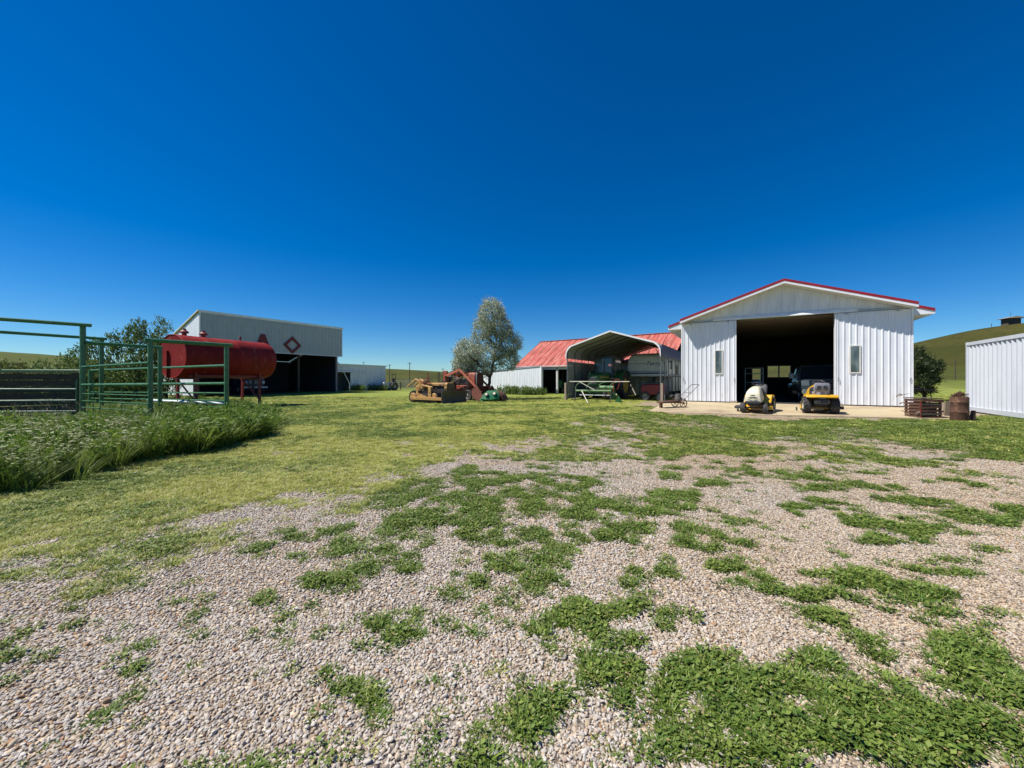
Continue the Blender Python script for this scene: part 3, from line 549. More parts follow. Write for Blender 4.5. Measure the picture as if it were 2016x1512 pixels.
# sliding doors: ribbed sheets, edge trims, a slot window and a latch
def sdoor(x0, x1, wx0, wx1, wz0, wz1):
    d = thing('sliding_door', None, None); d.parent = g; d.location = (x0, -.045, 0)
    del_ = [k for k in d.keys()]
    w = x1-x0; n = 3; sw = w/n; H = TOP-.1
    for i in range(n):
        o = ribs(sw, H-.045, H-.045, 4, .026, .034).build('siding_sheet', M_white, d, smooth=0, fix=False); o.location = (i*sw, 0, .045)
    for a, c in ((0, .05), (w-.05, w)): q = MB(); q.box(a, c, -.03, .02, .03, H); q.build('door_edge_trim', M_trimw, d, smooth=0)
    q = MB(); q.box(.05, w-.05, -.012, .02, .0, .03); q.build('bottom_rail', M_dark, d, smooth=0)
    q = MB(); f_ = .045
    for a, c in ((wx0-f_, wx0), (wx1, wx1+f_)): q.box(a, c, -.045, .0, wz0-f_, wz1+f_)
    for a, c in ((wz0-f_, wz0), (wz1, wz1+f_)): q.box(wx0, wx1, -.045, .0, a, c)
    q.build('window_frame', M_soffit, d, smooth=0)
    q = MB(); q.box(wx0, wx1, -.034, -.028, wz0, wz1); q.build('window_pane', mat('door_glass', (.035, .045, .045), .04, spec=1., col2=(.16, .19, .19), nscale=2, stretch=(2, 2, .5)), d, smooth=0)
    for lx in (.1, w-.1): q = MB(); q.tube([(lx, -.03, 1.03), (lx, -.07, 1.06), (lx, -.07, 1.2), (lx, -.03, 1.23)], .012, 6); q.build('latch_handle', M_galv, d)
    return d
d1 = sdoor(0, OP0, 1.55, 1.82, 1.42, 2.52); d2 = sdoor(OP1, GW, .52, .80, 1.42, 2.52)
for x in (2.35, 6.2): b = MB(); b.box(x-.13, x+.13, -.2, -.05, -.03, .09); b.build('door_guide_block', M_wood, g, bevel=.01)
b = MB(); b.cyl((0.3, -.02, -.3), (0.3, -.02, -.0), .02); 
# ---------------------------------------------------------------- open machine shed with the A-diamond sign
L0 = Vector((-23.4, 28.4, 0)); LZ = .3; BW = 11.45; rzl = math.atan2(.844, .536)
s_ = thing('machine_shed', 'big open-fronted white shed with red A and diamond on its fascia', 'shed', (L0.x, L0.y, LZ), rzl)
ZB, ZT, BD = 3.52, 6.15, 9.0          # fascia bottom and top, depth
FA = .75                              # fascia projects in front of the posts
M_fasc = mat('shaded_white_fascia', (.40, .42, .44), .55, col2=(.34, .36, .38), nscale=2, stretch=(2, 2, .5))  # white siding toned down to grey: shade put into the fascia colour
M_dkline = mat('lining_shade', (.04, .045, .06), .7, col2=(.03, .032, .045), nscale=3)  # blue-black: shade inside the open shed put into the lining colour
n = 12; sw = BW/n
for i in range(n):
    o = ribs(sw, ZT-ZB, ZT-ZB, 3, .012, .02).build('fascia_sheet', M_fasc, s_, smooth=0, fix=False); o.location = (i*sw, -FA, ZB)
b = MB(); b.box(-.02, BW+.02, -FA-.03, -FA+.03, ZT-.02, ZT+.10); b.build('fascia_cap', M_trimw, s_, smooth=0)
b = MB(); b.box(0, BW, -FA-.02, -FA+.03, ZB-.06, ZB-.001); b.build('fascia_lower_trim', M_trimw, s_, smooth=0)
for x in (0, BW-.07): b = MB(); b.box(x-.0, x+.07, -FA-.03, -FA+.02, ZB, ZT-.021); b.build('fascia_corner', M_trimw, s_, smooth=0)
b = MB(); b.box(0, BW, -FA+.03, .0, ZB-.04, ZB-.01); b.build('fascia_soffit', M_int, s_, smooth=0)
# side walls follow the roof that falls to the back
for x in (0., BW):
    n = 9; 
    for i in range(n):
        y0 = -FA+.03+i*(BD+FA)/n; wd = (BD+FA)/n; zt = lambda y: ZT-.02-(y+FA)*.30
        h0, h1 = zt(y0), zt(y0+wd); lo = 0 if y0 > -.1 else ZB-.0
        o = ribs(wd, h0-lo, h1-lo, 3, .03, .05).build('side_sheet', M_white, s_, smooth=0, fix=False)
        if x == 0: o.rotation_euler = (0, 0, R(90)); o.location = (x, y0, lo); o.scale = (1, -1, 1); o.scale = (1, 1, 1); o.rotation_euler = (0, 0, R(90)); o.location = (x+.0, y0, lo)
        else: o.rotation_euler = (0, 0, R(90)); o.location = (x, y0, lo)
b = MB(); b.prism([(-FA-.05, ZT+.10), (BD+.3, ZT+.10-(BD+.3+FA)*.30), (BD+.3, ZT+.16-(BD+.3+FA)*.30), (-FA-.05, ZT+.16)], 'yz', -.12, BW+.12); b.build('roof', M_trimw, s_, smooth=0)
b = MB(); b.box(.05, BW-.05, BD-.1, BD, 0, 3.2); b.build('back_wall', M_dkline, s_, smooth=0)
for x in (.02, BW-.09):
    b = MB(); b.prism([(0, 0), (BD-.15, 0), (BD-.15, 3.0), (0, 5.6)], 'yz', x, x+.07); b.build('inner_shade_lining', M_dkline, s_, smooth=0)
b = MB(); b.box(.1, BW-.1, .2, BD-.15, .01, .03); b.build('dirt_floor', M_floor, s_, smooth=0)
b = MB(); b.prism([(-.6, ZT-.1), (BD-.15, ZT-.1-(BD+.45)*.30), (BD-.15, ZT-.06-(BD+.45)*.30), (-.6, ZT-.06)], 'yz', .1, BW-.1); b.build('roof_shade_lining', M_dkline, s_, smooth=0)
for i in range(4):
    x = .1+(BW-.25)*i/3
    if i in (0, 3) or True: b = MB(); b.box(x, x+.16, .02, .18, -.1, ZB-.05); b.build('post', M_darkwood if i < 3 else M_galv, s_, smooth=0)
b = MB(); b.beam((BW-.2, .1, 1.65), (BW-.2, BD-.2, 1.65), .06, .16); b.build('wall_girt', M_darkwood, s_, smooth=0)
M_sign = mat('sign_red', (.17, .008, .012), .55, col2=(.12, .006, .01), nscale=6)
dx, dz, hw = 6.64, 4.24, .77       # diamond centre and half size along the fascia (local x, z)
def diam(cx, cz, r, t_):
    b = MB(); o_ = [(cx, cz+r), (cx+r, cz), (cx, cz-r), (cx-r, cz)]; i_ = [(cx, cz+r-t_), (cx+r-t_, cz), (cx, cz-r+t_), (cx-r+t_, cz)]
    for k in range(4): b.prism([o_[k], o_[(k+1) % 4], i_[(k+1) % 4], i_[k]], 'xz', -FA-.075, -FA-.04)
    return b
diam(dx, dz, .77, .30).build('diamond_sign', M_sign, s_, smooth=0)
ax = 4.26; b = MB(); A0, A1 = 3.56, 4.96
def legs(s): return [(ax+s*.16, A1), (ax+s*.66, A0), (ax+s*.36, A0), (ax, A1-.55)] if s < 0 else [(ax+.16, A1), (ax, A1-.55), (ax+.36, A0), (ax+.66, A0)]
b.prism([(ax-.16, A1), (ax+.16, A1), (ax, A1-.55)], 'xz', -FA-.075, -FA-.04); b.prism(legs(-1), 'xz', -FA-.075, -FA-.04); b.prism(legs(1), 'xz', -FA-.075, -FA-.04); b.prism([(ax-.32, A0+.35), (ax+.32, A0+.35), (ax+.24, A0+.58), (ax-.24, A0+.58)], 'xz', -FA-.073, -FA-.042)
b.build('letter_a_sign', M_sign, s_, smooth=0)
b = MB(); b.tube([(BW+.02, -.05, 2.95), (BW+.5, .2, 2.5), (BW+2.1, 1.2, .9), (BW+2.2, 1.25, .7), (BW+2.2, 1.25, -.1)], .045, 8); b.build('downspout', M_trimw, s_)
# ---------------------------------------------------------------- low white shed behind it
p0 = P(640, 770, 41.0); p1 = P(759, 768, 49.0); dd = (p1-p0); dd.z = 0; sw_ = dd.length; z0 = .12
s2 = thing('storage_shed', 'low white metal shed with a half-open sliding door', 'shed', (p0.x, p0.y, z0), math.atan2(dd.y, dd.x))
H2 = 3.05; n = 10; w = sw_/n
def s2px(px):       # local x on the front wall for a photo column
    k = (px-CX)/F; d_ = dd.normalized(); return (k*p0.y-p0.x)/(d_.x-k*d_.y)
o0, o1 = s2px(659), s2px(687)
for i in range(n):
    x0 = i*w; xc = x0+w/2; lo = 0 if not (o0 < xc < o1) else 2.25
    o = ribs(w, H2-lo, H2-lo, 3, .025, .045).build('siding_sheet', M_white, s2, smooth=0, fix=False); o.location = (x0, 0, lo)
b = MB(); b.box(0, sw_, 3.9, 4.0, 0, 2.6); b.box(0, .1, .06, 3.9, 0, 2.6); b.build('rear_walls', M_white, s2, smooth=0)
n = 4
b = MB(); b.box(sw_-.02, sw_, .03, 3.9, 0, H2-.06); b.build('end_wall', M_white, s2, smooth=0)
b = MB(); b.prism([(-.12, H2+.02), (4.1, 2.55), (4.1, 2.65), (-.12, H2+.14)], 'yz', -.1, sw_+.1); b.build('roof', M_trimw, s2, smooth=0)
dx0, dx1 = s2px(688.5), s2px(722); b = ribs(dx1-dx0, 2.2, 2.2, 6, .025, .04); o = b.build('sliding_door', M_white, s2, smooth=0, fix=False); o.location = (dx0, -.08, .05)
b = MB(); b.box(dx0, dx0+.06, -.13, -.07, .04, 2.26); b.build('door_post', M_trimw, s2, smooth=0)
b = MB(); b.beam((o0-.1, -.12, 2.34), (dx1, -.12, 2.34), .08, .10); b.build('door_track', M_trimw, s2, smooth=0)
# ---------------------------------------------------------------- red-roofed barn
M_redroof = mat('faded_red_roof', (.36, .04, .03), .65, col2=(.46, .16, .12), nscale=1.8, mixlo=.35, mixhi=.65, col3=(.20, .055, .03), n3=2.6, lo3=.5, hi3=.62, stretch=(2.2, .3, .3))
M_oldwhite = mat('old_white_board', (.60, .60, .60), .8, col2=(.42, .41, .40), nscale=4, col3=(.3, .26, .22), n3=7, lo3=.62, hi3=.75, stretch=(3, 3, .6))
e0 = P(1012, 721, 41.); BV = Vector((.80, -.60, 0)); BU = Vector((.60, .80, 0)); BZ = .1
bn = thing('barn', 'long old barn with faded red metal roof and open bays', 'barn', (e0.x, e0.y, BZ), math.atan2(BV.y, BV.x))
EH, RH, HWd, BL = 2.85, 5.85, 5.2, 16.
n = 20; w = BL/n
for s in (0, 1):
    for i in range(n):
        if s and i > 0: break
        b = MB(); y0, y1 = (-.25, HWd) if s == 0 else (2*HWd+.25, HWd); x0, x1 = (i*w, (i+1)*w) if s == 0 else (0, BL); lift = .012*(i % 2)
        ze = EH-.25*(RH-EH)/HWd
        P0 = [(x0, y0, ze+lift), (x0+.03, y0, ze+.04+lift), (x0+.06, y0, ze+lift), (x1, y0, ze+lift)]; P1 = [(x, y1, RH+(z-ze)) for x, y, z in P0]
        b.sheet(P0, P1); b.sheet([(x, y, z-.03) for x, y, z in P1], [(x, y, z-.03) for x, y, z in P0]); b.build('roof_sheet', M_redroof, bn, smooth=0, fix=False)
b = MB(); b.beam((0, HWd, RH+.03), (BL, HWd, RH+.03), .3, .05); b.build('ridge_cap', M_redroof, bn, smooth=0)
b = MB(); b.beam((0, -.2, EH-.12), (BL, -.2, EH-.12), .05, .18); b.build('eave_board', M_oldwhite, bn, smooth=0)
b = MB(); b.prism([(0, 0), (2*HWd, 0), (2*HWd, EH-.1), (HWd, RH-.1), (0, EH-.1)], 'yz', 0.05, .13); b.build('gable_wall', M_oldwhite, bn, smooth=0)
def bpx(px):
    k = (px-CX)/F; return (k*e0.y-e0.x)/(BV.x-k*BV.y)
ob0, ob1 = bpx(1067), bpx(1150)
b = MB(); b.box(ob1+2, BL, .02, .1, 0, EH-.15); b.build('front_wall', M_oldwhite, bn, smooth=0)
b = MB(); b.box(.15, BL, 5.0, 5.1, 0, EH+2); b.build('inner_wall', M_int, bn, smooth=0)
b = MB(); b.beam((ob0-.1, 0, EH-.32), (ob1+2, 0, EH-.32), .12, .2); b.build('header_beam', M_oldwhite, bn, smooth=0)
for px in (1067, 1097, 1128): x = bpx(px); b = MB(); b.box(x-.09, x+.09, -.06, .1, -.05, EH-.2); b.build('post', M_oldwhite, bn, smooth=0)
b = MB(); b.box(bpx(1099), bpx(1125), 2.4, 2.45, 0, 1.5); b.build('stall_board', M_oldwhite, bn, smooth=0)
# white metal lean-to / windbreak wall running back from the barn corner
q0 = P(1066, 776, 37.5); q1 = P(930, 770, 45.); q0.z = .02; dq = Vector((q1.x-q0.x, q1.y-q0.y, 0)); wl = dq.length
wb = thing('windbreak_wall', 'white corrugated wall beside the tree with its shadow on it', 'wall', (q0.x, q0.y, .05), math.atan2(dq.y, dq.x)+math.pi)
n = 11; w = wl/n
for i in range(n):
    o = ribs(w, 2.75-.05*i, 2.75-.05*(i-1), 4, .02, .035).build('siding_sheet', M_white, wb, smooth=0, fix=False); o.location = (-(i+1)*w, 0, 0)
    pass
b = MB(); b.beam((-wl, -.01, 2.24), (.0, -.01, 2.80), .10, .10); b.build('cap_rail', M_galv, wb, smooth=0)
b = MB(); b.box(-.06, .06, -.1, .06, -.1, 2.82); b.build('corner_post', M_trimw, wb, smooth=0)
for x in (-wl+.1, -wl/2): b = MB(); b.box(x, x+.12, .05, .17, 0, 2.0); b.build('post', M_wood, wb, smooth=0)
# ---------------------------------------------------------------- carport
c0 = Vector((3.44, 23.9, .28)); CWd = 5.5; CL = 12.2; rzc = math.atan2(-.526, .85)
cp = thing('carport', 'grey steel arched carport open at both ends over tractor and trailer', 'carport', c0, rzc)
M_cpw = mat('carport_panel', (.36, .37, .35), .5, .2, col2=(.30, .31, .30), nscale=3)
M_frame = mat('carport_frame', (.16, .17, .18), .5, .5, col2=(.11, .12, .13), nscale=5)
def archpts(rr=.0, zoff=0):
    out = [(rr, 2.72+zoff)]
    for i in range(1, 7): a = R(180-72*i/6); out.append((.55+(.55-rr)*math.cos(a), 2.72+(.55+0)*math.sin(a)*1.05+zoff))
    out.append((CWd/2, 4.02+zoff)); o2 = [(CWd-x, z) for x, z in out[:-1]][::-1]; return out+o2
AP = archpts()
for i in range(11):
    y = CL*i/10; b = MB(); b.tube([(0.0, y, 0)]+[(x, y, z) for x, z in AP]+[(CWd, y, 0)], .032, 6); b.build('arch_frame', M_frame, cp)
ap2 = [(x+(-.04 if x < CWd/2 else .04 if x > CWd/2 else 0)*(z < 3.4), z+.045) for x, z in AP]; ap2[0] = (-.05, 2.55); ap2[-1] = (CWd+.05, 2.55)
npan = 10
for i in range(npan):
    y0 = -.15+i*(CL+.3)/npan; y1 = y0+(CL+.3)/npan; b = MB(); b.sheet([(x, y0, z) for x, z in ap2], [(x, y1, z) for x, z in ap2]); b.sheet([(x*1.0, y1, z+.012) for x, z in ap2], [(x, y0, z+.012) for x, z in ap2]); b.build('roof_panel', M_cpw, cp, smooth=30, fix=False)
b = MB(); oz = [(x, z+.03) for x, z in ap2]; iz = [(x+(.05 if x < CWd/2 else -.05)*(z < 3.3), z-.06) for x, z in ap2]
for k in range(len(oz)-1): b.prism([oz[k], oz[k+1], iz[k+1], iz[k]], 'xz', -.19, -.155)
b.build('front_edge_trim', M_trimw, cp, smooth=30)
M_blue = mat('eave_flashing', (.045, .055, .12), .5)
b = MB(); b.beam((CWd+.085, -.1, 2.86), (CWd+.085, CL, 2.86), .02, .62); b.build('eave_flashing', M_blue, cp, smooth=0)
for k in range(9):
    z0 = .05+k*.26; b = MB(); pr = [(-.05, z0), (-.05, z0+.20), (-.075, z0+.215), (-.075, z0+.24), (-.05, z0+.255)]; b.sheet([(x, .1, z) for x, z in pr], [(x, CL, z) for x, z in pr]); b.sheet([(x+.006, CL, z) for x, z in pr], [(x+.006, .1, z) for x, z in pr]); b.build('wall_panel', M_cpw, cp, smooth=0, fix=False)
for x, px in ((-.08, 0), (CWd+.08, 0)): b = MB(); b.box(x-.05, x+.06, -.16, -.04, -.1, 1.05); b.build('wood_stub_post', M_wood, cp, smooth=0)
for y in (1.22, 3.66): b = MB(); b.beam((CWd, y, 2.1), (CWd-.5, y, 3.05), .04, .04); b.build('corner_brace', M_frame, cp)
# ---------------------------------------------------------------- shipping container
M_cont = mat('container_white', (.50, .53, .58), .5, col2=(.44, .47, .52), nscale=1.3, mixlo=.5, mixhi=.75, stretch=(3, 3, .5), col3=(.45, .40, .36), n3=3.0, lo3=.68, hi3=.8)
cc = P(1903, 808, 14.9); CH, CLn, CWw = 2.62, 6.06, 2.44
ct = thing('shipping_container', 'white corrugated shipping container standing beyond the junk pile', 'container', (cc.x, cc.y, cc.z-.0), math.atan2(-.86, -.52))
# local x runs from the far corner toward the viewer, y away from the yard
prof = []; x = .12
while x < CLn-.3: prof += [(x, .0), (x+.07, .0), (x+.14, .055), (x+.21, .055)]; x += .278
prof = [(.06, .0)]+prof+[(CLn-.06, .0)]; zt, zb = CH-.13, .16
b = MB(); b.sheet([(a, c, zb) for a, c in prof], [(a, c, zt) for a, c in prof]); b.build('side_wall', M_cont, ct, smooth=0, fix=False)
b = MB(); b.box(0, CLn, -.02, .05, CH-.12, CH); b.build('top_rail', M_cont, ct, smooth=0)
b = MB(); b.box(0, CLn, -.02, .05, .0, .16); b.build('bottom_rail', M_cont, ct, smooth=0)
for xx in (0, CLn-.08): b = MB(); b.box(xx, xx+.08, -.025, .1, 0, CH-.002); b.build('corner_post', M_cont, ct, smooth=0)
b = MB(); b.box(.0, CLn, .06, CWw, .12, CH-.03); b.build('box_body', M_cont, ct, smooth=0)
for xx in (.02, CLn-.18):
    for zz in (0, CH-.12): b = MB(); b.box(xx-.03, xx+.16, -.03, .12, zz-.003, zz+.123); b.build('corner_casting', M_cont, ct, bevel=.01)
# ---------------------------------------------------------------- hut and poles on the hills
_d = np.linspace(80, 150, 200); _e = (gz((1990-CX)/F*_d, _d)-EYE)/_d; hp = P(1990, 640, float(_d[_e.argmax()])); hz = gzf(hp.x, hp.y)
h = thing('hilltop_hut', 'small dark hut with flat overhanging roof on the hilltop', 'hut', (hp.x, hp.y, hz-.1), R(-20))
b = MB(); b.box(-1.3, 1.3, -1.2, 1.2, -.6, 1.75); b.build('wall', M_darkwood, h, smooth=0)
b = MB(); b.prism([(-2.1, 1.7), (2.1, 1.7), (0, 2.25)], 'xz', -1.9, 1.9); b.build('roof', M_wood, h, smooth=0)
b = MB(); b.box(-.25, .25, -1.24, -1.18, 0, 1.5); b.build('door', M_dark, h, smooth=0)
b = MB(); b.cyl((0, 0, 2.0), (0, 0, 3.6), .04, seg=6); b.build('antenna', M_dark, h)
for px, yt, D, lab in ((716, 712, 230, 'tall bare power pole rising behind the low white shed roof'), (767, 717, 170, 'power pole on the slope past the end of the low shed'), (806.5, 713, 150, 'tallest power pole on the slope between shed and old yellow bulldozer'), (872, 725, 190, 'thin power pole beyond the red loader tractor')):
    p = P(px, yt, D); zz = gzf(p.x, p.y); t_ = thing('power_pole', lab, 'power pole', (p.x, p.y, zz), R(20), 'power poles crossing the far slope'); hh = p.z-zz
    b = MB(); b.tube([(0, 0, -.5), (0, 0, hh)], [.17, .12], 8); b.build('pole', M_darkwood, t_); b = MB(); b.beam((-.9, 0, hh-.5), (.9, 0, hh-.5), .1, .12); b.build('crossarm', M_darkwood, t_, smooth=0)
for px, yt, yb, D, lab in ((842.5, 734, 748, 60, 'wooden fence post in the green pasture behind the bulldozer'), (862.5, 732, 746, 66, 'dark fence post of the pair behind the red loader tractor'), (865.5, 732, 746, 68, 'pale fence post of the pair behind the red loader tractor'), (788.5, 752, 766, 52, 'short green steel post beside the pasture gate'), (1952, 637, 642, 108, 'lone post on the skyline below the hilltop hut'), (1880.5, 707, 714, 62, 'lone dark post halfway up the hillside')):
    p = P(px, yt, D); zz = gzf(p.x, p.y); hgt = max(p.z-zz, .9); b = MB(); b.tube([(0, 0, -.3), (0, 0, hgt)], .07 if D < 70 else .06, 6); o = b.build('fence_post', M_darkwood); o.location = (p.x, p.y, zz); tag(o, lab, 'fence post', 'posts scattered over pasture and hill')
# ================================================================== VEHICLES AND MACHINES
M_tyre = mat('tyre_rubber', (.028, .028, .03), .8, col2=(.055, .05, .045), nscale=8, bump=.3, bscale=50)
M_cream = mat('cream_plastic', (.68, .63, .46), .38, col2=(.60, .55, .40), nscale=4)
M_yel = mat('mower_yellow', (.72, .40, .02), .35, col2=(.58, .30, .015), nscale=5, coat=.2)
M_blk = mat('black_plastic', (.022, .022, .024), .5, col2=(.04, .04, .04), nscale=9)
M_seat = mat('grey_seat', (.33, .32, .37), .65, col2=(.26, .25, .29), nscale=6)
M_steel = mat('bare_steel', (.35, .34, .33), .4, .8, col2=(.2, .17, .15), nscale=9)
M_lens = mat('lamp_lens', (.55, .55, .52), .12, spec=.8)
M_doz = mat('faded_yellow_paint', (.50, .30, .09), .7, col2=(.38, .20, .065), nscale=5, mixlo=.38, mixhi=.6, col3=(.15, .07, .035), n3=6, lo3=.54, hi3=.64, bump=.2)
M_red = mat('faded_orange_red_paint', (.36, .075, .035), .65, col2=(.25, .055, .03), nscale=5, mixlo=.38, mixhi=.6, col3=(.13, .05, .03), n3=5, lo3=.53, hi3=.63)
M_grn = mat('tractor_green', (.02, .105, .028), .42, col2=(.015, .075, .02), nscale=5, col3=(.09, .10, .06), n3=8, lo3=.62, hi3=.75)
M_rimy = mat('rim_yellow', (.50, .36, .05), .5, col2=(.36, .25, .05), nscale=6)
M_truckw = mat('silver_truck_paint', (.16, .17, .18), .32, .3, coat=.4)
M_redd = mat('dark_red_paint', (.22, .02, .018), .5, col2=(.14, .015, .012), nscale=6)
def wheel(par, x, y, r, w, rimm=None, rr=.55, lugs=0, z=None, seg=24):
    z = r if z is None else z; s = 1 if y >= 0 else -1
    b = MB(); h = w/2; ri = r*rr
    b.lathe([(ri, -h*.85), (r*.9, -h), (r*.98, -h*.7), (r, -h*.3), (r, h*.3), (r*.98, h*.7), (r*.9, h), (ri, h*.85)], (x, y, z), 'y', seg, cap=False)
    b.lathe([(ri, h*.85), (ri, -h*.85)], (x, y, z), 'y', seg, cap=False)
    if lugs:
        for k in range(lugs):
            a = 2*math.pi*k/lugs
            for sd in (-1, 1):
                a2 = a+(math.pi/lugs if sd > 0 else 0); M = Matrix.Translation((x, y, z)) @ Matrix.Rotation(a2, 4, 'Y') @ Matrix.Translation((0, sd*h*.48, r)) @ Matrix.Rotation(sd*.7, 4, 'Z'); b.box(-r*.045, r*.045, -h*.55, h*.5, -r*.03, r*.045, M)
    t = b.build('wheel_tyre', M_tyre, par)
    q = MB(); q.lathe([(.02, s*h*.55), (ri*.35, s*h*.6), (ri*.55, s*h*.25), (ri*.9, s*h*.3), (ri*.99, s*h*.8), (ri*.99, -s*h*.8), (ri*.5, -s*h*.6)], (x, y, z), 'y', seg); q.build('rim', rimm or M_steel, t)
    return t
def ring_x(x, w, h, r, zc, yc=0, n=4): return [(x, yc+a, zc+c) for a, c in rrect(w, h, r, n)]
def riding_mower(label, loc, hd, hood_m, body_m, seat_m, sc=1.):
    t = thing('riding_mower', label, 'lawn mower', loc, math.atan2(hd[1], hd[0]), None); t.scale = (sc, sc, sc)
    for s in (-1, 1):
        wheel(t, .62, s*.36, .19, .16, rimm=M_cream); wheel(t, -.55, s*.40, .28, .24, rimm=M_cream, lugs=14)
    b = MB(); b.beam((-.75, 0, .33), (.78, 0, .33), .34, .12); b.build('frame', M_blk, t, bevel=.01)
    b = MB(); b.tube([(.62, -.4, .2), (.62, .4, .2)], .03); b.build('front_axle', M_blk, t)
    b = MB(); b.tube([(-.55, -.4, .25), (-.55, .4, .25)], .05); b.build('rear_axle', M_blk, t)
    # hood: a rounded shell, higher at the dash, sloping to a broad nose
    b = MB(); R_ = [ring_x(-.02, .46, .60, .15, .70), ring_x(.2, .50, .62, .15, .695), ring_x(.45, .54, .60, .15, .67), ring_x(.64, .56, .55, .14, .645), ring_x(.76, .55, .49, .12, .615), ring_x(.83, .52, .42, .10, .585), ring_x(.86, .46, .34, .08, .56)]
    R_ = [[(x, y*(1.06-.42*max(0, (z-.5)/.5)), z) for x, y, z in q] for q in R_]; b.loft(R_); hd_ = b.build('hood', hood_m, t, smooth=50)
    for k in range(4):
        b = MB(); z = .685-.05*k; x = .84+.01*k; b.tube([(x-.02, -.19-.01*k, z+.0), (x+.035, 0, z-.012), (x-.02, .19+.01*k, z)], .012, 6); b.build('grille_slat', M_blk if k % 2 == 0 else hood_m, hd_)
    for s in (-1, 1):
        b = MB(); b.prism([(s*.06, .70), (s*.20, .715), (s*.21, .76), (s*.08, .755)], 'yz', .72, .81); b.build('headlamp', M_lens, hd_)
    b = MB(); b.prism([(-.25, .37), (.25, .37), (.25, .43), (.2, .46), (-.2, .46), (-.25, .43)], 'yz', .80, .90); b.build('bumper', M_blk, t, bevel=.01)
    # dash and steering wheel
    b = MB(); b.loft([ring_x(-.22, .42, .40, .08, .66), ring_x(-.02, .5, .53, .12, .67)]); b.build('dash', M_blk, t, smooth=50)
    b = MB(); b.tube([(-.12, 0, .85), (-.25, 0, 1.08)], .03); b.build('steering_column', M_blk, t)
    pts = [Vector((-.25, 0, 1.01))+Vector((.55*math.cos(a)*.19*.9, math.sin(a)*.19, math.cos(a)*.19*.55)) for a in np.linspace(0, 2*math.pi, 20, endpoint=False)]
    pts = [Vector((-.25+.17*math.cos(a), .19*math.sin(a), 1.09+.07*math.cos(a))) for a in np.linspace(0, 2*math.pi, 20, endpoint=False)]
    b = MB(); b.tube(pts, .016, 6, closed=True); 
    for a in (0, 2.1, 4.2): b.tube([(-.25, 0, 1.08), (-.25+.16*math.cos(a), .18*math.sin(a), 1.09+.065*math.cos(a))], .012, 6)
    b.build('steering_wheel', M_blk, t)
    # rear body and fenders
    b = MB(); b.prism([(-.98, .55), (-.98, .62), (-.88, .66), (-.30, .66), (-.18, .46), (-.02, .40), (-.02, .34), (-.22, .36), (-.36, .56), (-.78, .58)], 'xz', -.46, .46); b.build('rear_fender', body_m, t, bevel=.035)
    b = MB(); b.box(-.2, .18, -.46, .46, .30, .34); b.build('footboard', M_blk, t, bevel=.008)
    b = MB(); b.box(-.93, -.45, -.22, .22, .33, .5); b.build('transmission', M_blk, t, bevel=.02)
    b = MB(); b.loft([[(x, y, .70+z) for x, y, z in [(-.62+a, c, -.05) for a, c in rrect(.42, .42, .12)]], [(-.62+a, c, .73) for a, c in rrect(.48, .48, .14)], [(-.62+a, c, .77) for a, c in rrect(.44, .44, .14)]]); sb = b.build('seat', seat_m, t, smooth=50)
    b = MB(); rr = []
    for zz, xx, ww, th in ((.74, -.80, .44, .10), (.88, -.86, .46, .10), (1.02, -.91, .45, .09), (1.08, -.93, .36, .05)): rr.append([(xx+a, c, zz) for a, c in rrect(th, ww, th*.45)])
    b.loft(rr); b.build('seat_back', seat_m, t, smooth=60)
    b = MB(); 
    for s in (-1, 1): b.prism([(s*.03, .98), (s*.13, .98), (s*.15, .82), (s*.10, .82), (s*.08, .90), (s*.05, .82)], 'yz', -.958, -.935)
    b.build('seat_stitching', M_blk, t, smooth=0)
    # cutting deck with discharge chute
    b = MB(); b.loft([[(.05+a, c, .12) for a, c in rrect(.78, 1.06, .3)], [(.05+a, c, .24) for a, c in rrect(.76, 1.04, .3)], [(.05+a, c, .28) for a, c in rrect(.6, .86, .25)]]); b.build('cutting_deck', body_m, t, smooth=45)
    b = MB(); b.prism([(.2, .12), (.2, .22), (-.15, .24), (-.15, .12)], 'xz', -.74, -.50); b.build('discharge_chute', M_blk, t, bevel=.02)
    for s in (-1, 1): wheel(t, .30, s*.60, .065, .05, z=.075, seg=12)
    b = MB(); b.box(-.99, -.975, -.10, .10, .52, .56); b.build('nameplate', M_blk, t)
    return t
riding_mower('cream-hooded riding mower parked with its nose out of the workshop', (9.3, 14.6, padz(9.3, 14.6)), (-.66, -.75), M_cream, M_yel, M_blk, .97)
riding_mower('yellow riding mower seen from behind, grey seat, driving into the workshop', (11.4, 14.35, padz(11.4, 14.35)), (.507, .862), M_yel, M_yel, M_seat, 1.0)
# ---------------------------------------------------------------- pickup in the workshop
def local(o, x, y, z=0): return o.matrix_world @ Vector((x, y, z))
MG = Matrix.Translation((8.7, 19.75, FZ)) @ Matrix.Rotation(rzg, 4, 'Z')
tp = MG @ Vector((6.08, 4.3, 0))
t = thing('pickup_truck', 'silver pickup truck parked in the dark workshop, nose to the door', 'truck', tp, rzg-math.pi/2)
for s in (-1, 1): wheel(t, 1.75, s*.83, .39, .27); wheel(t, -1.75, s*.83, .39, .27)
b = MB(); b.loft([[(x, a, .62+c) for a, c in rrect(1.96, .55, .12)] for x in (-2.75, -.6)]); b.build('bed', M_truckw, t, smooth=50)
b = MB(); b.loft([ring_x(-.7, 1.98, .60, .12, .80), ring_x(1.0, 1.98, .62, .12, .82), ring_x(2.2, 1.96, .66, .14, .84), ring_x(2.62, 1.88, .60, .14, .82)]); bd = b.build('body', M_truckw, t, smooth=50)
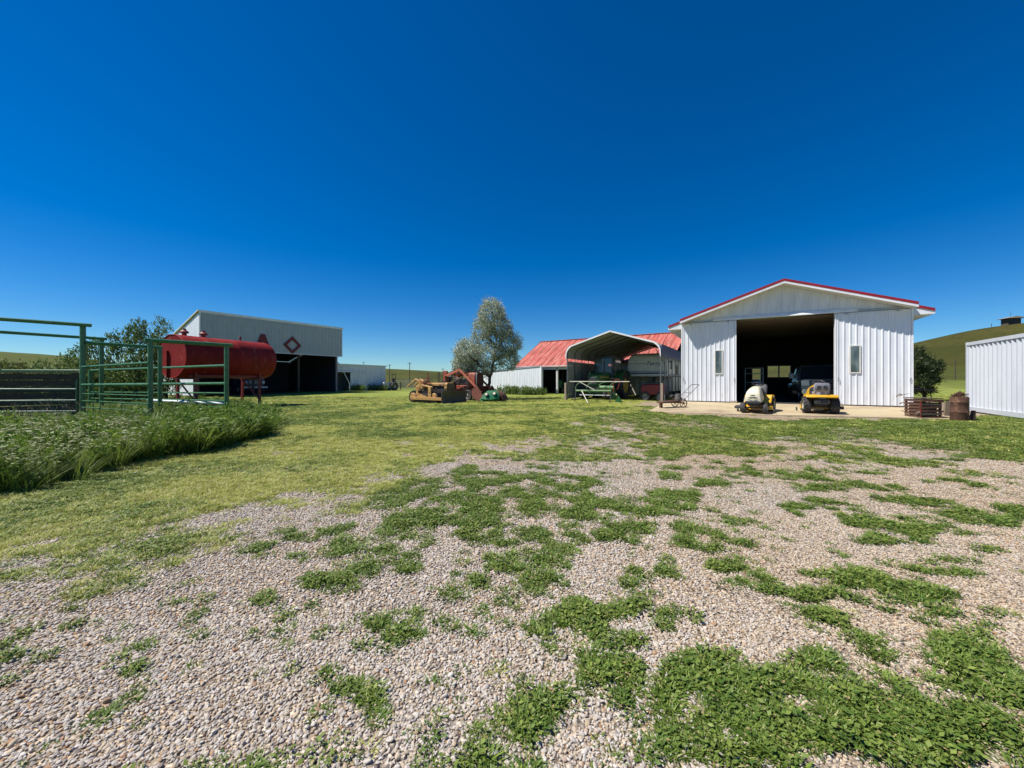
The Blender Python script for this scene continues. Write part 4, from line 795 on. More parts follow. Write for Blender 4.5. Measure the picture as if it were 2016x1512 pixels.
b = MB(); b.loft([[(x0, a*wd/2, zz) for x0, a, zz, wd in q] for q in ([(-.9, -1, 1.1, 1.9), (1.35, -1, 1.1, 1.9), (1.35, 1, 1.1, 1.9), (-.9, 1, 1.1, 1.9)], [(-.75, -1, 1.82, 1.55), (.55, -1, 1.82, 1.55), (.55, 1, 1.82, 1.55), (-.75, 1, 1.82, 1.55)], [(-.65, -1, 1.88, 1.4), (.4, -1, 1.88, 1.4), (.4, 1, 1.88, 1.4), (-.65, 1, 1.88, 1.4)])]); cb = b.build('cab', M_truckw, t, smooth=40, bevel=.03)
b = MB(); b.add([(1.36, -.84, 1.15), (1.36, .84, 1.15), (.62, .70, 1.79), (.62, -.70, 1.79)], [(0, 1, 2, 3)]); b.build('windscreen', M_glass, t, smooth=0)
b = MB(); b.prism([(-.55, .66), (.55, .66), (.60, 1.06), (-.60, 1.06)], 'yz', 2.58, 2.66); gr = b.build('grille', M_blk, t, bevel=.01)
for k in range(3): b = MB(); b.beam((2.67, -.55, .76+.11*k), (2.67, .55, .76+.11*k), .02, .035); b.build('grille_bar', M_steel, gr)
for s in (-1, 1):
    b = MB(); b.prism([(s*.62, .82), (s*.93, .82), (s*.95, 1.08), (s*.64, 1.08)], 'yz', 2.50, 2.645); b.build('headlamp', M_lens, t, bevel=.01)
    b = MB(); b.tube([(1.15, s*.95, 1.2), (1.15, s*1.12, 1.25)], .03); b.build('mirror_arm', M_blk, t); b = MB(); b.box(1.1, 1.2, s*1.18-.12, s*1.18+.12, 1.15, 1.45); b.build('mirror', M_truckw, t, bevel=.03)
    b = MB(); b.lathe([(.10, 0), (.10, .05)], (2.70, s*.72, .58), 'x', 12); b.build('fog_lamp', M_lens, t)
b = MB(); b.loft([ring_x(2.55, 1.96, .26, .08, .55), ring_x(2.74, 1.86, .24, .08, .54)]); b.build('front_bumper', mat('chrome', (.5, .5, .5), .2, .9), t, smooth=50)
# shelf unit and a blue bin inside the workshop (dim shapes seen past the cream mower)
sp = MG @ Vector((2.9, 8.4, 0)); t = thing('storage_rack', 'dark metal storage rack standing deep inside the workshop', 'rack', sp, rzg)
for x in (0, 1.0):
    for y in (0, .5): b = MB(); b.box(x, x+.04, y, y+.04, 0, 1.9); b.build('upright', M_galv, t)
for z in (.3, .9, 1.5, 1.86): b = MB(); b.box(.0, 1.04, 0.0, .54, z, z+.03); b.build('shelf', M_galv, t)
bp = MG @ Vector((3.67, 13.4, 0)); b = MB(); b.lathe([(.02, 0), (.29, 0), (.30, .03), (.30, .29), (.31, .30), (.30, .32), (.30, .58), (.31, .60), (.30, .62), (.30, 1.25), (.28, 1.3), (.02, 1.3)], (0, 0, 0), 'z', 20); o = b.build('plastic_barrel', mat('blue_plastic', (.02, .16, .48), .4), None); o.location = (bp.x, bp.y, gzf(bp.x, bp.y)); tag(o, 'bright blue barrel outside, seen through the workshop back window', 'barrel')
# ---------------------------------------------------------------- old walk-behind brush mower
wp = Vector((7.05, 16.75, padz(7.05, 16.75))); t = thing('brush_mower', 'rusty walk-behind brush mower with spoked wheels and long bent handles', 'brush mower', wp, math.atan2(-.30, -.95))
for s in (-1, 1):
    b = MB(); pts = [(-.28+.18*math.cos(a), s*.26, .19+.18*math.sin(a)) for a in np.linspace(0, 6.283, 24, endpoint=False)]; b.tube(pts, .02, 6, closed=True)
    for a in np.linspace(0, 6.283, 6, endpoint=False): b.tube([(-.28, s*.26, .19), (-.28+.17*math.cos(a), s*.26, .19+.17*math.sin(a))], .012, 5)
    b.lathe([(.04, -.04), (.04, .04)], (-.28, s*.26, .19), 'y', 10); b.build('spoked_wheel', M_rust, t)
b = MB(); b.tube([(-.28, -.28, .19), (-.28, .28, .19)], .02); b.build('axle', M_rust, t)
b = MB(); b.prism([(.75, .20), (.75, .26), (.15, .29), (-.25, .29), (-.25, .2)], 'xz', -.2, .2); b.build('deck', M_rust, t, bevel=.01)
b = MB(); b.box(.62, .72, -.05, .05, .0, .2); b.build('front_skid', M_rust, t)
b = MB(); b.lathe([(.0, 0), (.16, 0), (.17, .1), (.13, .18), (.12, .26), (.06, .3), (.02, .3)], (-.22, 0, .29), 'z', 18); b.build('engine', mat('oily_engine', (.06, .055, .045), .6, col2=(.12, .10, .08), nscale=9), t)
b = MB(); b.box(-.2, .05, -.22, -.05, .42, .54); b.build('fuel_tank', M_dark, t, bevel=.03)
b = MB()
for s in (-1, 1): b.tube([(-.32, s*.2, .3), (-1.15, s*.22, .98)], .013, 6)
b.tube([(-1.15, -.22, .98), (-1.22, 0, 1.0), (-1.15, .22, .98)], .013, 6); b.tube([(-.72, -.21, .63), (-.72, .21, .63)], .01, 6); b.build('handle', M_dark, t)
# ---------------------------------------------------------------- green cab tractor under the carport
MC = Matrix.Translation(c0) @ Matrix.Rotation(rzc, 4, 'Z')
tp = MC @ Vector((1.55, 2.9, 0)); t = thing('farm_tractor', 'green cab tractor parked under the carport facing out', 'tractor', tp, rzc-math.pi/2+R(-4))
for s in (-1, 1): wheel(t, -.55, s*.92, .86, .46, rimm=M_rimy, rr=.58, lugs=20, seg=32); wheel(t, 1.75, s*.75, .42, .26, rimm=M_rimy, lugs=16)
b = MB(); b.loft([ring_x(.45, .78, .80, .14, 1.32), ring_x(1.4, .76, .78, .14, 1.28), ring_x(2.15, .72, .72, .14, 1.22), ring_x(2.28, .6, .6, .12, 1.2)]); hd = b.build('hood', M_grn, t, smooth=50)
for s in (-1, 1): b = MB(); b.box(.6, 2.0, s*.40-.006, s*.40+.006, 1.36, 1.42); b.build('hood_stripe', M_rimy, hd)
b = MB(); b.box(2.24, 2.31, -.26, .26, .95, 1.40); b.build('grille', M_blk, t, bevel=.02)
b = MB(); b.box(-.9, 2.2, -.28, .28, .55, .95); b.build('chassis', M_blk, t, bevel=.03)
b = MB(); b.beam((1.75, -.75, .45), (1.75, .75, .45), .14, .14); b.build('front_axle', M_grn, t)
b = MB(); b.beam((-.55, -.9, .86), (-.55, .9, .86), .24, .24); b.build('rear_axle', M_grn, t)
for s in (-1, 1):
    b = MB(); pts = [( -.55+.98*math.cos(a), .92+.96*math.sin(a)) for a in np.linspace(.25, 2.5, 9)]; inn = [( -.55+.92*math.cos(a), .92+.90*math.sin(a)) for a in np.linspace(.25, 2.5, 9)]
    for k in range(8): b.prism([pts[k], pts[k+1], inn[k+1], inn[k]], 'xz', s*.92-.25, s*.92+.25)
    b.build('rear_fender', M_grn, t, smooth=30)
cabm = MB()
for x, y in ((.42, -.62), (.42, .62), (-.95, -.68), (-.95, .68)): cabm.beam((x, y, 1.45), (x*.92, y*.95, 2.68), .08, .08)
cabm.box(-1.0, .45, -.66, .66, 1.38, 1.47); cb = cabm.build('cab_frame', M_blk, t, smooth=0)
b = MB(); b.loft([[(-.27+a, c, 2.66) for a, c in rrect(1.55, 1.45, .18)], [(-.27+a, c, 2.80) for a, c in rrect(1.55, 1.45, .18)], [(-.27+a, c, 2.87) for a, c in rrect(1.3, 1.2, .18)]]); b.build('cab_roof', M_blk, t, smooth=45)
M_cabg = mat('cab_glass', (.25, .32, .33), .06, spec=.6, trans=.75)
b = MB(); b.add([(.45, -.58, 1.5), (.45, .58, 1.5), (.42, .55, 2.64), (.42, -.55, 2.64)], [(0, 1, 2, 3)]); b.build('front_pane', M_cabg, cb, smooth=0)
for s in (-1, 1): b = MB(); b.add([(.38, s*.66, 1.5), (-.9, s*.70, 1.5), (-.86, s*.67, 2.64), (.36, s*.62, 2.64)], [(0, 1, 2, 3)]); b.build('side_pane', M_cabg, cb, smooth=0)
b = MB(); b.cyl((1.1, .3, 1.6), (1.1, .3, 2.5), .045, seg=10); b.build('exhaust', M_dark, t)
b = MB(); b.box(-.75, -.35, -.25, .25, 1.5, 1.65); b.box(-.8, -.7, -.25, .25, 1.6, 2.2); b.build('seat', M_blk, t, bevel=.03)
# ---------------------------------------------------------------- fifth-wheel trailer under the carport
tp = MC @ Vector((3.80, 4.55, 0)); t = thing('camper_trailer', 'white fifth-wheel camper with overhanging nose and blue stripes', 'trailer', tp, rzc)
M_camp = mat('camper_skin', (.62, .64, .60), .5, col2=(.54, .56, .53), nscale=2)
M_stripe = mat('blue_stripe', (.035, .05, .12), .5)
HWt = 1.27
def camp_ring(y, z0, z1, hw): 
    r = .35; out = [(-hw, y, z0), (hw, y, z0), (hw, y, z1-r)]
    for i in range(1, 5): a = R(90*i/4); out.append((hw-r+r*math.cos(a), y, z1-r+r*math.sin(a)))
    for i in range(0, 5): a = R(90+90*i/4); out.append((-hw+r+r*math.cos(a), y, z1-r+r*math.sin(a)))
    return out
b = MB(); b.loft([camp_ring(.0, 1.48, 2.72, HWt), camp_ring(.12, 1.42, 2.9, HWt), camp_ring(.5, 1.42, 3.02, HWt), camp_ring(2.2, 1.42, 3.05, HWt)]); nose = b.build('nose', M_camp, t, smooth=40)
b = MB(); b.loft([camp_ring(2.2, .42, 3.06, HWt), camp_ring(7.0, .42, 3.06, HWt)]); b.build('body', M_camp, t, smooth=40)
for z, th in ((1.62, .10), (1.78, .035), (2.30, .03)):
    b = MB(); b.box(-HWt+.02, (HWt-.02 if z < 2 else -.05), -.012, -.002, z, z+th); b.build('stripe', M_stripe, t, smooth=0)
    if z < 2: b = MB(); b.box(HWt+.002, HWt+.012, .15, 6.9, z-.2, z-.2+th); b.build('side_stripe', M_stripe, t, smooth=0)
for k in range(6): z = 1.55+.19*k; b = MB(); b.box(-HWt+.03, HWt-.03, -.006, .0, z, z+.012); b.build('panel_seam', M_camp, t, smooth=0)
b = MB(); b.box(HWt-.01, HWt+.012, 1.0, 1.6, 1.95, 2.55); b.build('side_window', M_glass, t, bevel=.01)
b = MB(); b.box(HWt-.01, HWt+.012, 3.1, 4.1, 1.6, 2.4); b.build('side_window', M_glass, t, bevel=.01)
for x in (-.75, .95): b = MB(); b.box(x-.05, x+.05, -.03, .0, 2.48, 2.52); b.build('marker_lamp', M_blk, t)
b = MB(); b.box(-.12, .22, 1.2, 1.5, .75, 1.42); b.build('hitch_pin_box', M_blk, t)
b = MB(); b.box(-HWt+.15, HWt-.15, 2.15, 2.195, .55, 1.35); b.build('front_storage_doors', M_camp, t, smooth=0)
for s in (-1, 1): b = MB(); b.box(s*.9-.05, s*.9+.05, 1.9, 2.0, .0, 1.45); b.build('landing_leg', M_steel, t); wheel(t, 0, 0, .36, .24) if False else None
for y in (4.2, 5.0):
    for s in (-1, 1):
        q = MB(); q.lathe([(.2, -.1), (.34, -.11), (.36, -.05), (.36, .05), (.34, .11), (.2, .1)], (s*1.05, y, .36), 'x', 20); q.build('wheel_tyre', M_tyre, t)
cu = bpy.data.curves.new('lettering', 'FONT'); cu.body = 'Terry'; cu.size = .36; cu.shear = .35; cu.extrude = .004; cu.offset = .004
to = bpy.data.objects.new('lettering', cu); COL.objects.link(to); bpy.context.view_layer.update()
me = bpy.data.meshes.new_from_object(to.evaluated_get(bpy.context.evaluated_depsgraph_get())); bpy.data.objects.remove(to)
lo = obj('lettering', me, M_stripe, t); lo.rotation_euler = (R(90), 0, 0); lo.location = (-.12, -.012, 2.20); lo.scale = (1.15, 1, 1)
# ---------------------------------------------------------------- red small implement by the carport post
rp = MC @ Vector((4.85, 1.9, 0)); t = thing('garden_tiller', 'dark red wheeled machine standing in the carport shade by its open side', 'machine', rp, rzc)
b = MB(); b.box(-.75, .55, -.4, .4, .35, .95); b.build('body', M_redd, t, bevel=.06)
b = MB(); b.box(-.5, .4, -.35, .35, .95, 1.08); b.build('top_cover', M_blk, t, bevel=.04)
for x in (-.5, .35):
    for s in (-1, 1): wheel(t, x, s*.42, .26, .18)
b = MB(); b.tube([(-.2, -.2, 1.05), (-.35, -.25, 1.45)], .02); b.tube([(-.2, .2, 1.05), (-.35, .25, 1.45)], .02); b.build('handlebar', M_dark, t)
# ---------------------------------------------------------------- green hay implement in front of the carport
ip = G(1166, 791); t = thing('hay_implement', 'green hay implement with curved hoops standing in front of the carport', 'farm implement', ip, rzc+R(6))
M_grl = mat('faded_implement_green', (.16, .27, .13), .6, col2=(.09, .17, .07), nscale=5)
b = MB(); b.tube([(-.95, 0, .62), (1.05, 0, .62)], .055, 10); b.build('main_tube', M_grl, t)
b = MB(); b.cyl((.35, .35, .80), (1.15, .35, .80), .11, seg=14); b.build('roller', M_grl, t)
b = MB(); b.cyl((-.8, .25, .36), (1.0, .25, .36), .03, seg=8); b.build('lower_bar', M_galv, t)
for x in (-.95, -.3, .35, .98): b = MB(); b.tube([(x, 0, .62), (x-.02, -.02, .80), (x+.06, .04, .98), (x+.2, .14, 1.08), (x+.4, .3, 1.12)], .018, 6); b.build('hoop', M_grl, t)
for x in (-.95, 1.05): b = MB(); b.tube([(x, 0, .62), (x, -.05, .35), (x-.05, -.1, -.02)], .03, 6); b.build('leg', M_dark, t)
b = MB(); b.prism([(1.25, 0), (1.65, 0), (1.45, .42)], 'xz', -.05, .05); b.build('side_shield', M_grn, t)
b = MB(); b.box(.95, 1.25, .1, .3, .15, .6); b.build('gearbox', M_grn, t, bevel=.03)
b = MB(); b.tube([(1.2, -.1, .5), (1.2, -.1, 1.15), (1.28, -.1, 1.25), (1.5, -.1, 1.25), (1.56, -.1, 1.15), (1.4, -.1, .7)], .022, 6); b.build('hitch_loop', M_redd, t)
M_pole = mat('pale_pole', (.62, .60, .50), .6, col2=(.5, .47, .38), nscale=5)
b = MB(); b.tube([(-1.3, -.1, 1.14), (2.05, -.1, 1.14)], .024, 8); b.build('long_top_bar', M_pole, t)
b = MB(); b.tube([(-.7, -.12, 1.12), (.15, -.15, .68)], .02, 8); b.build('brace_bar', M_pole, t)
b = MB(); b.tube([(-.55, -.2, .62), (.12, -1.3, -.05)], .022, 8); b.build('drawbar', M_pole, t)
# ---------------------------------------------------------------- old yellow bulldozer
HV = Vector((.87, -.49, 0)); dp = onground(854, 23.2); t = thing('bulldozer', 'old faded yellow crawler bulldozer with black blade', 'bulldozer', dp, math.atan2(HV.y, HV.x))
for s in (-1, 1):
    b = MB(); pr = [(-1.15, .32)]; prof = []
    for a in np.linspace(90, 270, 8): prof.append((-.85+.34*math.cos(R(a)), .35+.34*math.sin(R(a))))
    for a in np.linspace(-90, 90, 8): prof.append((.75+.32*math.cos(R(a)), .33+.32*math.sin(R(a))))
    b.prism(prof, 'xz', s*.68-.16, s*.68+.16)
    for i in range(len(prof)):
        pa, pb_ = Vector((prof[i][0], 0, prof[i][1])), Vector((prof[(i+1) % len(prof)][0], 0, prof[(i+1) % len(prof)][1])); nseg = max(1, int((pb_-pa).length/.13))
        for k in range(nseg):
            m_ = pa.lerp(pb_, (k+.5)/nseg); d_ = (pb_-pa).normalized(); n_v = Vector((d_.z, 0, -d_.x)); b.beam(m_+Vector((0, s*.68-.19, 0)), m_+Vector((0, s*.68+.19, 0)), .05, .07, up=n_v)
    tr = b.build('track', M_dark, t, smooth=0)
    for x in (-.85, .75): q = MB(); q.lathe([(.2, -.05), (.24, 0), (.2, .05)], (x, s*.86, .35), 'y', 16); q.build('track_wheel', M_doz, tr)
    b = MB(); b.beam((-.9, s*.98, .28), (1.55, s*.98, .26), .10, .17); b.build('push_arm', M_doz, t, bevel=.01)
    b = MB(); b.prism([(-.62, .30), (-.40, 1.12), (-.18, 1.12), (-.40, .62), (-.28, .55), (.38, .34), (.38, .24), (-.2, .36)], 'xz', s*.92-.03, s*.92+.03); b.build('lift_post', M_doz, t, smooth=0)
    b = MB(); b.box(.40, .60, s*.92-.04, s*.92+.04, .25, .95); b.build('side_post', M_doz, t, bevel=.01)
    b = MB(); b.tube([(-.25, s*.9, 1.05), (.55, s*.75, .9)], .06, 10); b.build('hydraulic_ram', M_doz, t)
b = MB(); b.box(-.2, 1.15, -.34, .34, .98, 1.17); b.build('hood', M_doz, t, bevel=.04)
b = MB(); b.box(.0, 1.05, -.26, .26, .45, .98); b.build('engine', M_dark, t, bevel=.03)
b = MB(); b.loft([[(1.12, a, .78+c) for a, c in rrect(.74, .82, .12)], [(1.28, a, .78+c) for a, c in rrect(.72, .80, .14)]]); rad = b.build('radiator', M_doz, t, smooth=50)
for k in range(6): y = -.27+.108*k; b = MB(); b.box(1.282, 1.30, y-.02, y+.02, .45, 1.10); b.build('grille_bar', M_dark, rad)
b = MB(); pr = [(1.62+.12*math.cos(R(a)), .36+.36*math.sin(R(a))) for a in range(110, 251, 20)]; pr2 = [(x+.06, z) for x, z in pr[::-1]]; b.prism(pr+pr2, 'xz', -1.12, 1.12); b.build('blade', M_dark, t, smooth=40)
b = MB(); b.box(-1.05, -.35, -.45, .45, .55, 1.0); b.build('rear_housing', M_doz, t, bevel=.05)
b = MB(); b.box(-.98, -.55, -.30, .30, 1.0, 1.35); b.build('winch_tower', M_doz, t, bevel=.08)
b = MB(); b.tube([(-.5, 0, 1.0), (-.3, 0, 1.2)], .03); pts = [(-.28+.05*math.cos(a), .18*math.sin(a), 1.22+.17*math.cos(a)) for a in np.linspace(0, 6.283, 16, endpoint=False)]; b.tube(pts, .014, 5, closed=True); b.build('steering_wheel', M_dark, t)
b = MB(); b.box(-.72, -.30, -.24, .24, .95, 1.08); b.build('seat', M_rust, t, bevel=.03)
for y in (-.2, .2): b = MB(); b.tube([(-.85, y, 1.25), (-1.25, y, 1.38), (-1.9, y*1.4, .92)], [.05, .06, .04], 8); b.build('ripper_arm', M_doz, t)
b = MB(); b.cyl((.75, .18, 1.15), (.75, .18, 1.55), .04, seg=8); b.lathe([(.07, 0), (.07, .1)], (.75, .18, 1.5), 'z', 10); b.build('exhaust_stack', M_rust, t)
M_redl = mat('worn_loader_red', (.50, .14, .075), .6, col2=(.40, .10, .055), nscale=5)
# ---------------------------------------------------------------- red loader tractor
rp = onground(912, 25.6); t = thing('loader_tractor', 'old orange red loader tractor behind the yellow bulldozer', 'tractor', rp, math.atan2(-.5, .86))
for s in (-1, 1): wheel(t, -1.0, s*.75, .62, .38, lugs=18); wheel(t, .85, s*.62, .36, .22)
b = MB(); b.box(-1.3, 1.0, -.28, .28, .6, 1.0); b.build('chassis', M_red, t, bevel=.03)
b = MB(); b.loft([ring_x(.72, .8, .9, .16, 1.38), ring_x(1.0, .86, .95, .18, 1.36), ring_x(1.25, .92, 1.0, .22, 1.32)]); b.build('radiator_shell', M_red, t, smooth=45)
b = MB(); b.box(-.6, .72, -.28, .28, 1.0, 1.45); b.build('engine', M_dark, t, bevel=.05)
b = MB(); b.loft([ring_x(-.7, .55, .2, .08, 1.74), ring_x(.72, .6, .22, .08, 1.72)]); b.build('hood', M_red, t, smooth=45)
b = MB(); b.loft([[(1.26, a, 1.32+c) for a, c in rrect(.84, .92, .2)], [(1.36, a, 1.32+c) for a, c in rrect(.80, .88, .2)]]); b.build('radiator_grille', mat('dark_red_grille', (.10, .018, .012), .7, col2=(.06, .015, .01), nscale=20), t, smooth=50)
b = MB(); b.tube([(1.37+.0, -.42, .9), (1.4, -.46, 1.0), (1.4, -.46, 1.65), (1.37, -.36, 1.8)], .03, 8); b.build('grille_surround', M_galv, t)
for s in (-1, 1):
    b = MB(); b.beam((-1.0, s*.72, 1.55), (.25, s*.72, 2.0), .08, .15); b.beam((.25, s*.72, 2.0), (1.95, s*.72, .55), .08, .12); b.build('loader_arm', M_redl, t, bevel=.01)
    b = MB(); b.box(-1.15, -.85, s*.62-.06, s*.62+.06, .7, 1.95); b.build('loader_upright', M_red, t, bevel=.01)
    b = MB(); b.tube([(-.5, s*.62, 1.1), (.4, s*.64, 1.5)], .055, 10); b.build('hydraulic_ram', M_rust, t)
b = MB(); pr = [(1.75+.45*math.cos(R(a)), .52+.45*math.sin(R(a))) for a in range(90, 271, 22)]+[(2.45, .02), (2.45, .05)]+[(1.77+.40*math.cos(R(a)), .52+.40*math.sin(R(a))) for a in range(266, 89, -22)]; b.prism(pr, 'xz', -.85, .85); b.prism([(1.75, .97), (1.32, .6), (1.4, .25), (1.75, .06), (2.45, .02)], 'xz', -.88, -.851); b.prism([(1.75, .97), (1.32, .6), (1.4, .25), (1.75, .06), (2.45, .02)], 'xz', .851, .88); b.build('bucket', mat('rusty_red_bucket', (.22, .07, .045), .75, col2=(.14, .05, .035), nscale=7), t, smooth=35)
b = MB(); b.cyl((-.2, .1, 1.8), (-.2, .1, 2.25), .05, seg=10); b.build('exhaust_stack', M_dark, t)
b = MB(); b.lathe([(.13, 0), (.15, .05), (.15, .3), (.08, .38)], (-.55, -.2, 1.75), 'z', 14); b.build('air_cleaner', M_dark, t)
b = MB(); b.cyl((-1.25, .3, 1.3), (-1.25, .3, 1.95), .09, seg=12); b.cyl((-1.4, .3, 1.3), (-1.4, .3, 1.9), .05, seg=10); b.build('rear_canister', M_galv, t)
b = MB(); b.tube([(-.6, 0, 1.3), (-.75, 0, 1.65)], .03); pts = [(-.78+.06*math.cos(a), .19*math.sin(a), 1.67+.17*math.cos(a)) for a in np.linspace(0, 6.283, 16, endpoint=False)]; b.tube(pts, .015, 5, closed=True); b.build('steering_wheel', M_dark, t)
b = MB(); b.box(-1.25, -.85, -.24, .24, 1.05, 1.18); b.box(-1.3, -1.2, -.24, .24, 1.15, 1.55); b.build('seat', M_dark, t, bevel=.04)
def clutter(par, n, x0, x1, hw, z0, z1, seed, m):
    rg = random.Random(seed); b = MB()
    for _ in range(n):
        p = Vector((rg.uniform(x0, x1), rg.choice((-1, 1))*hw*rg.uniform(.7, 1), rg.uniform(z0, z1))); q = p+Vector((rg.uniform(-.5, .5), rg.uniform(-.12, .12), rg.uniform(-.3, .3))); mid = p.lerp(q, .5)+Vector((0, rg.uniform(-.08, .08), -.12))
        b.tube([p, mid, q], rg.uniform(.012, .028), 5)
    return tag(b.build('hoses_and_levers', m, par), None, None, kind='stuff')
clutter(t, 34, -1.2, 1.1, .5, .8, 1.9, 3, M_rust); clutter(t, 16, -1.0, 1.0, .45, .6, 1.7, 4, M_dark)
dzr = bpy.data.objects['bulldozer']; clutter(dzr, 26, -.9, 1.0, .55, .5, 1.2, 5, M_rust); clutter(dzr, 20, -.8, 1.0, .6, .45, 1.15, 6, M_dark); clutter(dzr, 10, -.9, -.1, .35, 1.0, 1.45, 7, M_red)
for x, h in ((-.35, .45), (-.25, .5), (-.15, .42)): b = MB(); b.tube([(x, -.2, 1.0), (x-.08, -.22, 1.0+h)], .014, 5); b.build('control_lever', M_rust, dzr)
# ---------------------------------------------------------------- green mower deck leaning on edge, and a rusty scoop
mp = onground(965, 23.6); t = thing('mower_deck', 'green mower deck tipped on its edge beside the tree, two round gauge wheels', 'mower deck', mp, R(-14))
dk = MB(); M_ = Matrix.Rotation(R(-24), 4, 'X')
def tilt(pts): return [tuple(M_ @ Vector(p)) for p in pts]
out = [(-.62, .0), (-.45, .38), (-.2, .62), (.35, .64), (.58, .35), (.55, .05), (.2, -.02), (-.35, -.04)]
dk.loft([tilt([(x, 0, z+.06) for x, z in out]), tilt([(x*.98, -.16, z*.98+.07) for x, z in out]), tilt([(x*.85, -.22, z*.85+.10) for x, z in out])]); do = dk.build('deck_shell', mat('mower_green', (.02, .16, .06), .4, col2=(.015, .11, .045), nscale=6), t, smooth=40)
for x, z in ((-.2, .36), (.3, .42)):
    q = MB(); q.tube(tilt([(x, -.2, z), (x, -.34, z)]), .115, 16); w_ = q.build('gauge_wheel', M_blk, t); q = MB(); q.tube(tilt([(x, -.33, z), (x, -.352, z)]), .075, 12); q.build('hub', M_cream, w_)
q = MB(); q.beam(tilt([(-.6, -.1, .12)])[0], tilt([(-.42, -.12, -.0)])[0], .2, .04); q.build('deck_lip', mat('mower_green_lip', (.05, .28, .13), .4), t)
sp_ = onground(978, 24.4); b = MB(); pr = [(.6*math.cos(R(a)), .62*math.sin(R(a))) for a in range(10, 181, 17)]; pi_ = [(.55*math.cos(R(a)), .57*math.sin(R(a))) for a in range(180, 9, -17)]; b.prism(pr+pi_, 'xz', -.45, .45); b.prism(pr, 'xz', .42, .46); o = b.build('loader_scoop', M_rust, smooth=35); o.location = sp_; o.rotation_euler = (0, 0, R(-20)); tag(o, 'rusty curved loader scoop lying behind the green mower deck', 'scoop')
# small tractor parked beside the low white shed
zp = onground(765, 47.5); t = thing('garden_tractor', 'small dark tractor parked at the end of the low white shed', 'tractor', zp, R(-120))
for s in (-1, 1): wheel(t, -.5, s*.5, .5, .3, lugs=12); wheel(t, .7, s*.42, .28, .18)
b = MB(); b.box(-.2, .9, -.25, .25, .55, 1.0); b.build('hood', M_galv, t, bevel=.05)
b = MB(); b.box(-.8, -.1, -.3, .3, .6, .8); b.build('rear_body', M_dark, t, bevel=.04)
b = MB(); b.box(-.75, -.4, -.25, .25, .9, 1.05); b.box(-.8, -.7, -.25, .25, 1.0, 1.5); b.build('seat', M_blk, t, bevel=.05)
b = MB(); b.tube([(-.85, -.3, .8), (-.85, -.3, 2.0), (-.85, .3, 2.0), (-.85, .3, .8)], .04, 8); b.build('roll_bar', M_dark, t)
b = MB(); b.box(-.95, -.1, -.4, .4, 1.98, 2.05); b.build('canopy', M_dark, t, bevel=.03)
# old tractor in the dark bay of the barn
ap = Matrix.Translation((e0.x, e0.y, BZ)) @ Matrix.Rotation(math.atan2(BV.y, BV.x), 4, 'Z') @ Vector((bpx(1083), 2.6, 0)); t = thing('antique_tractor', 'old green tractor half hidden in the dark barn bay', 'tractor', ap, math.atan2(BV.y, BV.x)-R(75))
for s in (-1, 1): wheel(t, -.7, s*.75, .68, .34, rimm=M_rimy, lugs=16); wheel(t, 1.2, s*.35, .36, .2, rimm=M_rimy)
b = MB(); b.loft([ring_x(-.1, .5, .55, .12, 1.15), ring_x(1.35, .48, .52, .12, 1.12)]); b.build('hood', M_grn, t, smooth=45)
b = MB(); b.box(-1.0, 1.3, -.2, .2, .55, .9); b.build('chassis', M_grn, t, bevel=.03)
b = MB(); b.lathe([(.2, 0), (.22, .03), (.2, .06)], (-.9, 0, 1.2), 'z', 14); b.build('seat', M_steel, t)
b = MB(); b.cyl((.5, .1, 1.4), (.5, .1, 2.0), .04, seg=8); b.build('exhaust', M_dark, t)
# old truck nose in the machine shed behind the fuel tank
ML = Matrix.Translation((L0.x, L0.y, LZ)) @ Matrix.Rotation(rzl, 4, 'Z')
vp = ML @ Vector((4.3, 2.6, 0)); t = thing('farm_truck', 'dark old farm truck backed into the open shed behind the fuel tank', 'truck', vp, rzl-math.pi/2)
for s in (-1, 1): wheel(t, 1.2, s*.8, .42, .25); wheel(t, -1.8, s*.8, .42, .3)
M_dkblue = mat('dark_blue_paint', (.03, .045, .09), .45)
b = MB(); b.loft([ring_x(.4, 1.7, .7, .15, 1.05), ring_x(1.9, 1.5, .62, .15, 1.02)]); b.build('hood', M_dkblue, t, smooth=45)
b = MB(); b.loft([ring_x(-.9, 1.8, 1.5, .2, 1.35), ring_x(.45, 1.8, 1.4, .2, 1.3)]); b.build('cab', M_dkblue, t, smooth=45)
b = MB(); b.box(-3.2, -1.0, -1.0, 1.0, .8, 1.5); b.build('bed', M_darkwood, t)
b = MB(); b.box(1.9, 1.95, -.5, .5, .8, 1.2); gr = b.build('grille', M_dark, t)
for k in range(8): b = MB(); b.box(1.951, 1.97, -.45+.12*k, -.41+.12*k, .85, 1.15); b.build('grille_bar', M_galv, gr)
for s in (-1, 1): b = MB(); b.lathe([(.12, 0), (.12, .06)], (1.88, s*.66, 1.0), 'x', 14); b.build('headlamp', M_lens, t)
b = MB(); b.box(1.98, 2.08, -.95, .95, .5, .66); b.build('bumper', M_galv, t, bevel=.02)
